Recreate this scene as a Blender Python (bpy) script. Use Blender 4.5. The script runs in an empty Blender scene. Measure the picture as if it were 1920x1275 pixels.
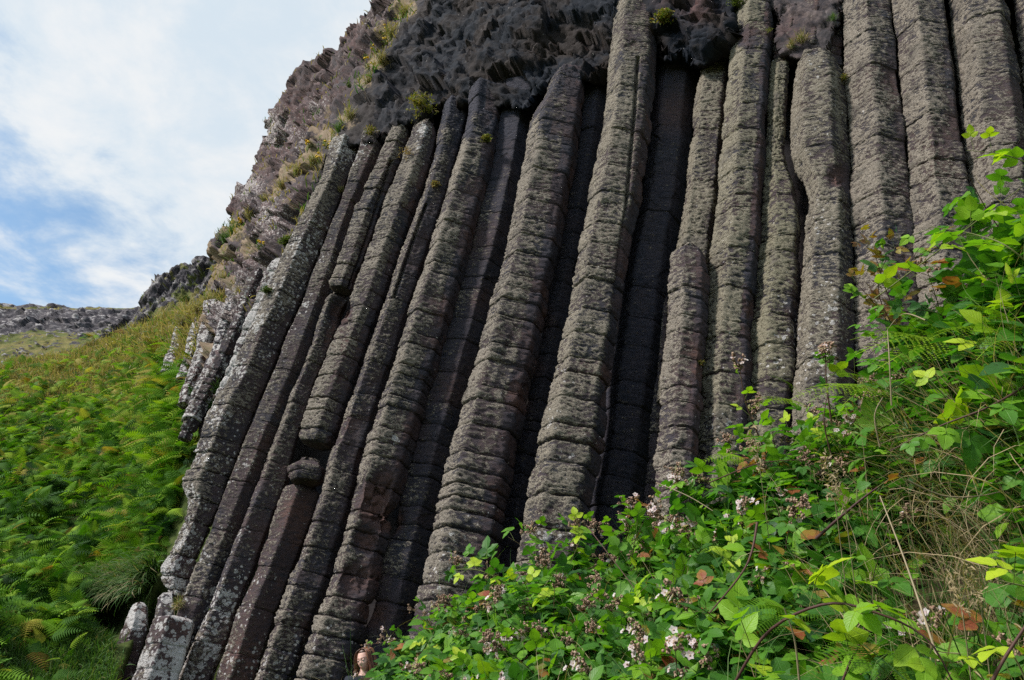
import bpy, math, random
import numpy as np
from mathutils import Vector, Matrix

rnd = random.Random(7)
RS = np.random.RandomState(11)
sc = bpy.context.scene
COL = sc.collection
R = math.radians

# ------------------------------------------------------------------ camera
PITCH = R(28.0)
FPX = 1280.0                     # focal length in pixels of the 1920 px wide photograph
EYE = np.array([0.0, 0.0, 1.6])
cam_d = bpy.data.cameras.new('camera'); cam = bpy.data.objects.new('camera', cam_d); COL.objects.link(cam)
cam.location = EYE; cam.rotation_euler = (R(90) + PITCH, 0, 0)
cam_d.sensor_width = 36; cam_d.lens = 24; cam_d.clip_start = 0.05; cam_d.clip_end = 3000
sc.camera = cam
sc.view_settings.view_transform = 'Standard'; sc.view_settings.look = 'None'
sc.view_settings.exposure = 1.12; sc.view_settings.gamma = 1.0
try: sc.view_settings.use_curve_mapping = False
except Exception: pass
sc.cycles.use_denoising = False; sc.cycles.max_bounces = 6; sc.cycles.diffuse_bounces = 3; sc.cycles.transparent_max_bounces = 8

# ------------------------------------------------------------------ node helper
class NT:
    def __init__(s, tree): s.t = tree; s.n = tree.nodes; s.l = tree.links
    def node(s, typ, **kw):
        x = s.n.new(typ)
        for k, v in kw.items():
            if k.startswith('i_'): x.inputs[k[2:].replace('_', ' ')].default_value = v
            else: setattr(x, k, v)
        return x
    def link(s, a, b): s.l.new(a, b)
    def _in(s, sock, v):
        if hasattr(v, 'is_output') or isinstance(v, bpy.types.NodeSocket): s.l.new(v, sock)
        elif v is not None:
            try: sock.default_value = v
            except Exception: sock.default_value = (v[0], v[1], v[2], 1.0) if len(v) == 3 else v
    def math(s, op, a, b=None, c=None, clamp=False):
        x = s.n.new('ShaderNodeMath'); x.operation = op; x.use_clamp = clamp
        s._in(x.inputs[0], a)
        if b is not None: s._in(x.inputs[1], b)
        if c is not None: s._in(x.inputs[2], c)
        return x.outputs[0]
    def mix(s, f, a, b, mode='MIX'):
        x = s.n.new('ShaderNodeMix'); x.data_type = 'RGBA'; x.blend_type = mode
        s._in(x.inputs[0], f)
        s._in(x.inputs[6], (*a, 1) if isinstance(a, tuple) and len(a) == 3 else a)
        s._in(x.inputs[7], (*b, 1) if isinstance(b, tuple) and len(b) == 3 else b)
        return x.outputs[2]
    def ramp(s, v, lo, hi):                       # smooth 0..1 between lo and hi
        x = s.n.new('ShaderNodeMapRange'); x.interpolation_type = 'SMOOTHSTEP'
        s._in(x.inputs[0], v); s._in(x.inputs[1], lo); s._in(x.inputs[2], hi)
        return x.outputs[0]
    def attr(s, name):
        x = s.n.new('ShaderNodeAttribute'); x.attribute_name = name
        return x.outputs['Fac']
    def noise(s, vec, scale, detail=4.0, rough=0.6, dist=0.0):
        x = s.n.new('ShaderNodeTexNoise'); x.inputs['Scale'].default_value = scale
        x.inputs['Detail'].default_value = detail; x.inputs['Roughness'].default_value = rough
        x.inputs['Distortion'].default_value = dist
        s._in(x.inputs['Vector'], vec); return x.outputs[0]
    def mapping(s, vec, scale):
        x = s.n.new('ShaderNodeMapping'); x.inputs['Scale'].default_value = scale
        s._in(x.inputs[0], vec); return x.outputs[0]

# ------------------------------------------------------------------ sky and sun
SUN_EL, SUN_AZ = R(46), R(-112)                  # azimuth from +Y, clockwise; the sun stands behind and left of the camera
sundir = Vector((math.sin(SUN_AZ) * math.cos(SUN_EL), math.cos(SUN_AZ) * math.cos(SUN_EL), math.sin(SUN_EL)))
w = bpy.data.worlds.new('World'); sc.world = w; w.use_nodes = True
N = NT(w.node_tree); N.n.clear()
sky = N.node('ShaderNodeTexSky'); sky.sky_type = 'NISHITA'; sky.sun_disc = False
sky.sun_elevation = SUN_EL; sky.sun_rotation = SUN_AZ; sky.air_density = 1.0; sky.dust_density = 1.0; sky.ozone_density = 1.4
tc = N.node('ShaderNodeTexCoord')
sep = N.node('ShaderNodeSeparateXYZ'); N.link(tc.outputs['Generated'], sep.inputs[0])
zz = N.math('MAXIMUM', N.math('ADD', sep.outputs[2], 0.12), 0.05)
cmb = N.node('ShaderNodeCombineXYZ')
N.link(N.math('DIVIDE', sep.outputs[0], zz), cmb.inputs[0]); N.link(N.math('DIVIDE', sep.outputs[1], zz), cmb.inputs[1])
cmb.inputs[2].default_value = 3.7
n1 = N.noise(cmb.outputs[0], 1.15, 7.0, 0.58, 0.35)
n2 = N.noise(cmb.outputs[0], 5.0, 6.0, 0.62, 0.2)
cl = N.math('ADD', N.math('MULTIPLY', n1, 0.56), N.math('MULTIPLY', n2, 0.44))
elev = N.ramp(sep.outputs[2], 0.42, 0.72)        # more cloud overhead than low down
cl = N.math('ADD', cl, N.math('MULTIPLY', elev, 0.17))
cmask = N.ramp(cl, 0.455, 0.625)
thick = N.ramp(n2, 0.35, 0.7)
ccol = N.mix(thick, (3.3, 3.75, 4.1), (4.25, 4.3, 4.3))
lowsky = N.mix(1.0, sky.outputs[0], (0.86, 0.95, 0.90), 'MULTIPLY')
col = N.mix(N.math('MULTIPLY', cmask, 0.93), lowsky, ccol)
bg = N.node('ShaderNodeBackground'); bg.inputs[1].default_value = 0.1; N.link(col, bg.inputs[0])
out = N.node('ShaderNodeOutputWorld'); N.link(bg.outputs[0], out.inputs[0])
sl = bpy.data.lights.new('sun', 'SUN'); sl.energy = 2.6; sl.angle = R(8); sl.color = (1.0, 0.96, 0.9)
so = bpy.data.objects.new('sun', sl); COL.objects.link(so)
so.rotation_euler = (-sundir).to_track_quat('-Z', 'Y').to_euler()

# ------------------------------------------------------------------ maths helpers
FWD = np.array([0, math.cos(PITCH), math.sin(PITCH)]); RGT = np.array([1.0, 0, 0]); UP = np.array([0, -math.sin(PITCH), math.cos(PITCH)])
def ray(px, py):
    px = np.asarray(px, float); py = np.asarray(py, float)
    return FWD + RGT * ((px - 960) / FPX)[..., None] + UP * ((637.5 - py) / FPX)[..., None]
def at(px, py, depth): return EYE + ray(px, py) * np.asarray(depth, float)[..., None]
AXIS = ray(1400, -1500) ; AXIS = AXIS / np.linalg.norm(AXIS)      # the direction the basalt columns stand in
PHI = R(25)
HH = np.array([math.cos(PHI), -math.sin(PHI), 0.0])
WN = np.cross(HH, AXIS); WN /= np.linalg.norm(WN)
if WN[1] > 0: WN = -WN                                            # normal of the rock wall, towards the viewer
WP = np.array([0, 8.4, 1.6])
def wall_depth(px, py): return ((WP - EYE) @ WN) / (ray(px, py) @ WN)
def smooth(a, lo, hi):
    t = np.clip((np.asarray(a, float) - lo) / (hi - lo), 0, 1); return t * t * (3 - 2 * t)
def interp(pts, x, ext=True):                                     # pts (y, value) sorted; linear with extrapolation
    pts = sorted(pts); a = np.array([p[0] for p in pts], float); b = np.array([p[1] for p in pts], float)
    x = np.asarray(x, float); r = np.interp(x, a, b)
    if ext and len(a) > 1:
        k = min(2, len(a) - 1)
        s0 = (b[k] - b[0]) / (a[k] - a[0]); s1 = (b[-1] - b[-1 - k]) / (a[-1] - a[-1 - k])
        r = np.where(x < a[0], b[0] + s0 * (x - a[0]), r); r = np.where(x > a[-1], b[-1] + s1 * (x - a[-1]), r)
    return r
_perm = np.random.RandomState(3).permutation(256).astype(np.int32); _perm = np.concatenate([_perm, _perm, _perm])
_g = np.random.RandomState(5).normal(size=(256, 3)); _g = (_g / np.linalg.norm(_g, axis=1)[:, None]).astype(np.float32)
def pn(p, s, seed=0):
    q = (np.asarray(p, np.float32) * np.asarray(s, np.float32) + np.float32(seed * 17.31)); i = np.floor(q).astype(np.int32); f = q - i; i &= 255
    u = f * f * f * (f * (f * 6 - 15) + 10)
    r = 0
    for dx in (0, 1):
        wx = u[:, 0] if dx else 1 - u[:, 0]
        for dy in (0, 1):
            wy = u[:, 1] if dy else 1 - u[:, 1]
            for dz in (0, 1):
                wz = u[:, 2] if dz else 1 - u[:, 2]
                h = _perm[_perm[_perm[(i[:, 0] + dx) & 255] + ((i[:, 1] + dy) & 255)] + ((i[:, 2] + dz) & 255)]
                gg = _g[h]
                r = r + wx * wy * wz * (gg[:, 0] * (f[:, 0] - dx) + gg[:, 1] * (f[:, 1] - dy) + gg[:, 2] * (f[:, 2] - dz))
    return r * 1.6
def fbm(p, s, o=4, seed=0, gain=0.5):
    r = 0; a = 1.0; s = np.asarray(s, float) * np.ones(3)
    for k in range(o): r = r + a * pn(p, s, seed + k); a *= gain; s = s * 2.03
    return r
def worley(p, s, seed=0):                                         # F1, F2, three random numbers per cell, offset from the cell's point
    q = (np.asarray(p, np.float32) * np.asarray(s, np.float32) + np.float32(seed * 13.7)); i = np.floor(q).astype(np.int32); f = q - i
    n = len(q); f1 = np.full(n, 9., np.float32); f2 = f1.copy(); hid = np.zeros(n, np.int32); off = np.zeros((n, 3), np.float32)
    for dx in (-1, 0, 1):
        for dy in (-1, 0, 1):
            for dz in (-1, 0, 1):
                h = _perm[_perm[_perm[(i[:, 0] + dx) & 255] + ((i[:, 1] + dy) & 255)] + ((i[:, 2] + dz) & 255)]
                o = _g[h] * 0.45 + 0.5 + np.array([dx, dy, dz], np.float32) - f
                d = np.sqrt((o * o).sum(1)); m = d < f1
                f2 = np.where(m, f1, np.minimum(f2, d)); f1 = np.where(m, d, f1); hid = np.where(m, h, hid); off[m] = -o[m]
    return f1, f2, _g[(hid * 7 + 3) & 255], off
def facets(p, s, seed=0, tilt=0.8):                               # chunky broken-rock relief, about -1..1
    f1, f2, g, off = worley(p, s, seed)
    return g[:, 0] * 0.9 + tilt * (off * np.roll(g, 1, axis=1)).sum(1), smooth(f2 - f1, 0, 0.12)

# ------------------------------------------------------------------ object helpers
def tag(o, label=None, cat=None, group=None, kind=None):
    if label: o['label'] = label
    if cat: o['category'] = cat
    if group: o['group'] = group
    if kind: o['kind'] = kind
    return o
def mesh(name, v, f, mat, attrs=None, parent=None, loc=(0, 0, 0), smooth_=True, uv=None):
    v = np.asarray(v, np.float32) - np.asarray(loc, np.float32)
    me = bpy.data.meshes.new(name)
    if isinstance(f, list): me.from_pydata([tuple(map(float, x)) for x in v], [], f)
    else:
        f = np.asarray(f, np.int32); k = f.shape[1]
        me.vertices.add(len(v)); me.vertices.foreach_set('co', v.ravel())
        me.loops.add(f.size); me.loops.foreach_set('vertex_index', f.ravel())
        me.polygons.add(len(f)); me.polygons.foreach_set('loop_start', np.arange(0, f.size, k, dtype=np.int32))
        try: me.polygons.foreach_set('loop_total', np.full(len(f), k, np.int32))
        except Exception: pass
        me.update(calc_edges=True)
    for k_, a in (attrs or {}).items():
        at_ = me.attributes.new(k_, 'FLOAT', 'POINT'); at_.data.foreach_set('value', np.asarray(a, np.float32) * np.ones(len(v), np.float32))
    if smooth_: me.polygons.foreach_set('use_smooth', np.ones(len(me.polygons), bool))
    me.materials.append(mat)
    o = bpy.data.objects.new(name, me); COL.objects.link(o)
    if parent is not None: o.parent = parent
    else: o.location = loc
    return o
def empty(name, loc):
    o = bpy.data.objects.new(name, None); o.empty_display_size = 0.1; COL.objects.link(o); o.location = loc; return o
def grid_faces(nr, nc, wrap=False):
    r = np.arange(nr - 1)[:, None]; c = np.arange(nc if wrap else nc - 1)[None, :]; c2 = (c + 1) % nc
    return np.stack([r * nc + c, (r + 1) * nc + c, (r + 1) * nc + c2, r * nc + c2], -1).reshape(-1, 4)
def grid_normals(P):                                              # P (r, c, 3)
    n = np.cross(np.gradient(P, axis=1), np.gradient(P, axis=0)); return n / (np.linalg.norm(n, axis=-1, keepdims=True) + 1e-9)
class Inst:
    """copies of small quad templates baked into one mesh"""
    def __init__(s): s.v = []; s.f = []; s.a = {}; s.n = 0
    def add(s, tv, tf, M, T, per=None, tattr=None):
        tv = np.asarray(tv, np.float32); m = len(T); n = len(tv)
        v = np.einsum('mij,nj->mni', np.asarray(M, np.float32), tv) + np.asarray(T, np.float32)[:, None, :]
        s.v.append(v.reshape(-1, 3)); tf = np.asarray(tf, np.int32)
        s.f.append((tf[None] + (np.arange(m, dtype=np.int32) * n)[:, None, None] + s.n).reshape(-1, tf.shape[1]))
        for k, a in (per or {}).items(): s.a.setdefault(k, []).append(np.repeat(np.asarray(a, np.float32), n))
        for k, a in (tattr or {}).items(): s.a.setdefault(k, []).append(np.tile(np.asarray(a, np.float32), m))
        s.n += m * n
    def build(s, name, mat, parent=None, loc=(0, 0, 0), smooth_=True):
        return mesh(name, np.concatenate(s.v), np.concatenate(s.f), mat, {k: np.concatenate(a) for k, a in s.a.items()}, parent, loc, smooth_)
def frames(xdir, updir):                                          # matrices whose columns are x (along), y, z (up)
    x = xdir / (np.linalg.norm(xdir, axis=1, keepdims=True) + 1e-9); y = np.cross(updir, x); y /= (np.linalg.norm(y, axis=1, keepdims=True) + 1e-9)
    z = np.cross(x, y); return np.stack([x, y, z], -1)
def tube(path, rad, sides=6):
    P = np.asarray(path, float); rad = np.asarray(rad, float) * np.ones(len(P)); T = np.gradient(P, axis=0); T /= np.linalg.norm(T, axis=1, keepdims=True) + 1e-9
    ref = np.array([0.31, 0.2, 0.93]); a = np.cross(T, ref); a /= np.linalg.norm(a, axis=1, keepdims=True) + 1e-9; b = np.cross(T, a)
    th = np.arange(sides) * 2 * math.pi / sides
    v = P[:, None] + rad[:, None, None] * (np.cos(th)[None, :, None] * a[:, None] + np.sin(th)[None, :, None] * b[:, None])
    return v.reshape(-1, 3), grid_faces(len(P), sides, True)
class Geo:                                                        # join several quad pieces into one mesh
    def __init__(s): s.v = []; s.f = []; s.a = {}; s.n = 0
    def add(s, v, f, **attrs):
        v = np.asarray(v, float).reshape(-1, 3); s.v.append(v); s.f.append(np.asarray(f) + s.n); s.n += len(v)
        for k, a in attrs.items(): s.a.setdefault(k, []).append(np.asarray(a, float) * np.ones(len(v)))
    def build(s, name, mat, parent=None, loc=(0, 0, 0), smooth_=True):
        return mesh(name, np.concatenate(s.v), np.concatenate(s.f), mat, {k: np.concatenate(a) for k, a in s.a.items()}, parent, loc, smooth_)

# ------------------------------------------------------------------ materials
def newmat(name):
    m = bpy.data.materials.new(name); m.use_nodes = True; n = NT(m.node_tree); n.n.clear()
    p = n.node('ShaderNodeBsdfPrincipled'); o = n.node('ShaderNodeOutputMaterial'); n.link(p.outputs[0], o.inputs[0])
    return m, n, p, o
def rock_material():
    m, n, p, o = newmat('weathered_basalt')
    t = n.node('ShaderNodeTexCoord').outputs['Object']
    flat = n.mapping(t, (1.0, 1.0, 2.6))
    a = n.noise(t, 1.3, 5, 0.6); b = n.noise(flat, 9, 6, 0.68); c = n.noise(flat, 42, 5, 0.7); e = n.noise(t, 2.3, 5, 0.65)
    stone = n.mix(n.ramp(a, 0.4, 0.62), (0.066, 0.047, 0.053), (0.036, 0.036, 0.048))
    stone = n.mix(n.math('MULTIPLY', n.ramp(b, 0.45, 0.7), 0.55), stone, (0.085, 0.062, 0.058))
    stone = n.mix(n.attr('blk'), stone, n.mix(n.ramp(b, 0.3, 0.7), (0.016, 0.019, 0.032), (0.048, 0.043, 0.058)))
    red = n.math('MULTIPLY', n.attr('red'), n.ramp(b, 0.25, 0.6))
    stone = n.mix(red, stone, n.mix(c, (0.075, 0.036, 0.033), (0.15, 0.085, 0.07)))
    # olive lichen crust
    lm = n.math('ADD', n.math('ADD', n.math('SUBTRACT', n.attr('lich'), 0.14), n.math('MULTIPLY', n.attr('tip'), 0.75)), n.math('ADD', n.math('MULTIPLY', n.math('SUBTRACT', b, 0.5), 1.8), n.math('MULTIPLY', n.math('SUBTRACT', c, 0.5), 2.2)))
    lmask = n.ramp(lm, 0.36, 0.70)
    lcol = n.mix(n.ramp(c, 0.3, 0.7), (0.074, 0.060, 0.052), (0.32, 0.275, 0.225))
    lcol = n.mix(n.math('MULTIPLY', n.attr('moss'), 0.75), lcol, n.mix(c, (0.11, 0.102, 0.058), (0.28, 0.26, 0.16)))
    lcol = n.mix(n.ramp(e, 0.5, 0.7), lcol, (0.115, 0.10, 0.085))
    colr = n.mix(lmask, stone, lcol)
    # pale lichen discs and crusts
    vv = n.node('ShaderNodeTexVoronoi'); vv.inputs['Scale'].default_value = 6.5; n.link(n.mapping(t, (1, 1, 1.0)), vv.inputs['Vector'])
    rn = n.noise(t, 30, 4, 0.6); spot = n.math('SUBTRACT', n.math('ADD', n.math('MULTIPLY', n.math('SUBTRACT', 0.5, vv.outputs['Distance']), 0.9), n.math('MULTIPLY', n.math('SUBTRACT', rn, 0.5), 1.3)), 0.1)
    vs = n.node('ShaderNodeSeparateColor'); n.link(vv.outputs['Color'], vs.inputs[0])
    spot = n.math('SUBTRACT', spot, n.math('MULTIPLY', vs.outputs[0], 0.55))
    wm = n.ramp(n.math('ADD', spot, n.attr('wht')), 0.34, 0.44)
    wcol = n.mix(c, (0.33, 0.305, 0.30), (0.70, 0.665, 0.65))
    colr = n.mix(n.math('MULTIPLY', wm, 0.93), colr, wcol)
    v2 = n.node('ShaderNodeTexVoronoi'); v2.inputs['Scale'].default_value = 17.0; n.link(t, v2.inputs['Vector']); v2s = n.node('ShaderNodeSeparateColor'); n.link(v2.outputs['Color'], v2s.inputs[0])
    sp2 = n.math('SUBTRACT', n.math('ADD', n.math('SUBTRACT', 0.40, v2.outputs['Distance']), n.math('MULTIPLY', n.math('SUBTRACT', rn, 0.5), 0.7)), n.math('MULTIPLY', v2s.outputs[1], 0.75))
    colr = n.mix(n.math('MULTIPLY', n.ramp(n.math('ADD', sp2, n.math('MULTIPLY', n.attr('wht'), 1.15)), 0.20, 0.30), 0.85), colr, wcol)
    n.link(colr, p.inputs['Base Color']); p.inputs['Roughness'].default_value = 0.86; p.inputs['Specular IOR Level'].default_value = 0.25
    h = n.math('ADD', n.math('MULTIPLY', b, 0.5), n.math('MULTIPLY', c, 0.5)); h = n.math('ADD', h, n.math('MULTIPLY', lmask, 0.25))
    bp = n.node('ShaderNodeBump'); bp.inputs['Strength'].default_value = 1.0; bp.inputs['Distance'].default_value = 0.045
    n.link(h, bp.inputs['Height']); n.link(bp.outputs[0], p.inputs['Normal'])
    return m
def cliff_material():
    """broken rock with turf, dry grass and pale lichen where the attributes say"""
    m, n, p, o = newmat('broken_rock')
    t = n.node('ShaderNodeTexCoord').outputs['Object']
    a = n.noise(t, 0.9, 5, 0.6); b = n.noise(t, 5.5, 7, 0.72); c = n.noise(t, 20, 5, 0.75)
    dark = n.mix(n.ramp(a, 0.42, 0.6), (0.005, 0.008, 0.015), (0.022, 0.016, 0.015))
    dark = n.mix(n.math('MULTIPLY', n.ramp(b, 0.52, 0.72), 0.5), dark, (0.050, 0.040, 0.038))
    pale = n.mix(n.ramp(b, 0.38, 0.66), (0.028, 0.023, 0.027), (0.135, 0.104, 0.100)); pale = n.mix(n.ramp(a, 0.45, 0.6), pale, n.mix(b, (0.025, 0.025, 0.032), (0.09, 0.08, 0.085)))
    dark = n.mix(n.math('MULTIPLY', n.ramp(c, 0.60, 0.74), 0.5), dark, (0.11, 0.10, 0.105)); stone = n.mix(n.attr('pale'), dark, pale)
    stone = n.mix(n.math('MULTIPLY', n.attr('red'), n.ramp(b, 0.3, 0.6)), stone, n.mix(c, (0.050, 0.024, 0.026), (0.12, 0.068, 0.064)))
    wm = n.ramp(n.math('ADD', n.math('ADD', n.math('MULTIPLY', n.math('SUBTRACT', b, 0.5), 1.0), n.math('MULTIPLY', n.math('SUBTRACT', c, 0.5), 2.4)), n.attr('wht')), 0.44, 0.58)
    stone = n.mix(n.math('MULTIPLY', wm, 0.85), stone, n.mix(c, (0.24, 0.215, 0.21), (0.50, 0.46, 0.45)))
    gm = n.ramp(n.math('ADD', n.attr('grs'), n.math('MULTIPLY', n.math('SUBTRACT', b, 0.5), 1.0)), 0.42, 0.58)
    g = n.noise(t, 3.1, 4, 0.6); gcol = n.mix(n.ramp(g, 0.48, 0.72), (0.24, 0.17, 0.12), (0.11, 0.11, 0.045))
    gcol = n.mix(c, n.mix(0.5, gcol, (0.07, 0.06, 0.03)), gcol)
    col = n.mix(gm, stone, gcol)
    n.link(col, p.inputs['Base Color']); p.inputs['Roughness'].default_value = 0.9; p.inputs['Specular IOR Level'].default_value = 0.2
    bp = n.node('ShaderNodeBump'); bp.inputs['Strength'].default_value = 0.7; bp.inputs['Distance'].default_value = 0.03
    n.link(n.math('ADD', b, n.math('MULTIPLY', c, 0.5)), bp.inputs['Height']); n.link(bp.outputs[0], p.inputs['Normal'])
    return m
def far_material(name, rockc, grassc):
    m, n, p, o = newmat(name)
    t = n.node('ShaderNodeTexCoord').outputs['Object']
    a = n.noise(t, 0.35, 6, 0.68); b = n.noise(t, 1.6, 6, 0.7)
    stone = n.mix(n.ramp(b, 0.42, 0.66), rockc[0], rockc[1])
    stone = n.mix(n.ramp(n.math('ADD', n.math('MULTIPLY', b, 0.8), n.math('MULTIPLY', n.attr('wht'), 0.3)), 0.60, 0.70), stone, (0.30, 0.28, 0.28))
    g = n.mix(n.ramp(a, 0.42, 0.6), grassc[0], grassc[1]); g = n.mix(n.ramp(b, 0.3, 0.7), n.mix(0.5, g, (0.05, 0.05, 0.02)), g)
    gm = n.ramp(n.math('ADD', n.attr('grs'), n.math('MULTIPLY', n.math('SUBTRACT', b, 0.5), 0.9)), 0.42, 0.56)
    n.link(n.mix(gm, stone, g), p.inputs['Base Color']); p.inputs['Roughness'].default_value = 0.95; p.inputs['Specular IOR Level'].default_value = 0.1
    bp = n.node('ShaderNodeBump'); bp.inputs['Strength'].default_value = 0.7; bp.inputs['Distance'].default_value = 0.3
    n.link(b, bp.inputs['Height']); n.link(bp.outputs[0], p.inputs['Normal'])
    return m
def plant_material(name, stops, trans=0.35, rough=0.55, spec=0.3, vein=False):
    """colour runs through stops by the per-leaf attribute var; autumn colour by aut"""
    m, n, p, o = newmat(name)
    r = n.node('ShaderNodeValToRGB'); n.link(n.attr('var'), r.inputs[0]); e = r.color_ramp.elements
    while len(e) < len(stops): e.new(0.5)
    for k, (pos, c) in enumerate(stops): e[k].position = pos; e[k].color = (*c, 1)
    t = n.node('ShaderNodeTexCoord').outputs['Object']
    nz = n.noise(t, 25, 3, 0.6)
    col = n.mix(n.math('MULTIPLY', n.ramp(nz, 0.35, 0.7), 0.3), r.outputs[0], n.mix(1.0, r.outputs[0], (0.45, 0.5, 0.4), 'MULTIPLY'))
    au = n.math('MULTIPLY', n.attr('aut'), n.ramp(n.math('ADD', nz, n.math('MULTIPLY', n.attr('aut'), 0.3)), 0.35, 0.6))
    col = n.mix(au, col, n.mix(n.ramp(nz, 0.4, 0.6), (0.30, 0.13, 0.03), (0.28, 0.055, 0.035)))
    if vein:
        vx = n.attr('lu'); vy = n.attr('lv')
        s1 = n.math('SINE', n.math('MULTIPLY', n.math('SUBTRACT', vx, n.math('MULTIPLY', n.math('ABSOLUTE', vy), 0.35)), 46.0))
        line = n.ramp(s1, 0.82, 1.0); mid = n.ramp(n.math('ABSOLUTE', vy), 0.09, 0.0)
        vn = n.math('MAXIMUM', n.math('MULTIPLY', line, 0.55), mid)
        col = n.mix(n.math('MULTIPLY', vn, 0.35), col, n.mix(1.0, col, (1.8, 1.6, 1.7), 'MULTIPLY'))
        bp = n.node('ShaderNodeBump'); bp.inputs['Strength'].default_value = 0.5; bp.inputs['Distance'].default_value = 0.002
        n.link(n.math('SUBTRACT', 1.0, vn), bp.inputs['Height']); n.link(bp.outputs[0], p.inputs['Normal'])
    n.link(col, p.inputs['Base Color']); p.inputs['Roughness'].default_value = rough; p.inputs['Specular IOR Level'].default_value = spec
    if trans > 0:
        tr = n.node('ShaderNodeBsdfTranslucent'); n.link(n.mix(1.0, col, (1.5, 1.7, 0.6), 'MULTIPLY'), tr.inputs[0])
        mx = n.node('ShaderNodeMixShader'); mx.inputs[0].default_value = trans
        n.link(p.outputs[0], mx.inputs[1]); n.link(tr.outputs[0], mx.inputs[2]); n.link(mx.outputs[0], o.inputs[0])
    return m
def plain_material(name, c1, c2, scale=20, rough=0.7, spec=0.3, bump=0.3):
    m, n, p, o = newmat(name)
    t = n.node('ShaderNodeTexCoord').outputs['Object']; nz = n.noise(t, scale, 5, 0.6)
    n.link(n.mix(n.ramp(nz, 0.3, 0.7), c1, c2), p.inputs['Base Color']); p.inputs['Roughness'].default_value = rough; p.inputs['Specular IOR Level'].default_value = spec
    bp = n.node('ShaderNodeBump'); bp.inputs['Strength'].default_value = bump; bp.inputs['Distance'].default_value = 0.01
    n.link(nz, bp.inputs['Height']); n.link(bp.outputs[0], p.inputs['Normal'])
    return m
M_ROCK = rock_material(); M_CLIFF = cliff_material()
M_FAR = far_material('far_rock_and_turf', ((0.055, 0.05, 0.058), (0.15, 0.135, 0.14)), ((0.10, 0.115, 0.035), (0.19, 0.16, 0.06)))
M_SOIL = plain_material('dark_soil', (0.018, 0.014, 0.008), (0.05, 0.038, 0.02), 12, 0.95, 0.1, 0.8)
M_TURF = plain_material('rough_turf', (0.03, 0.045, 0.012), (0.07, 0.09, 0.025), 6, 0.95, 0.1, 0.8)

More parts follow.
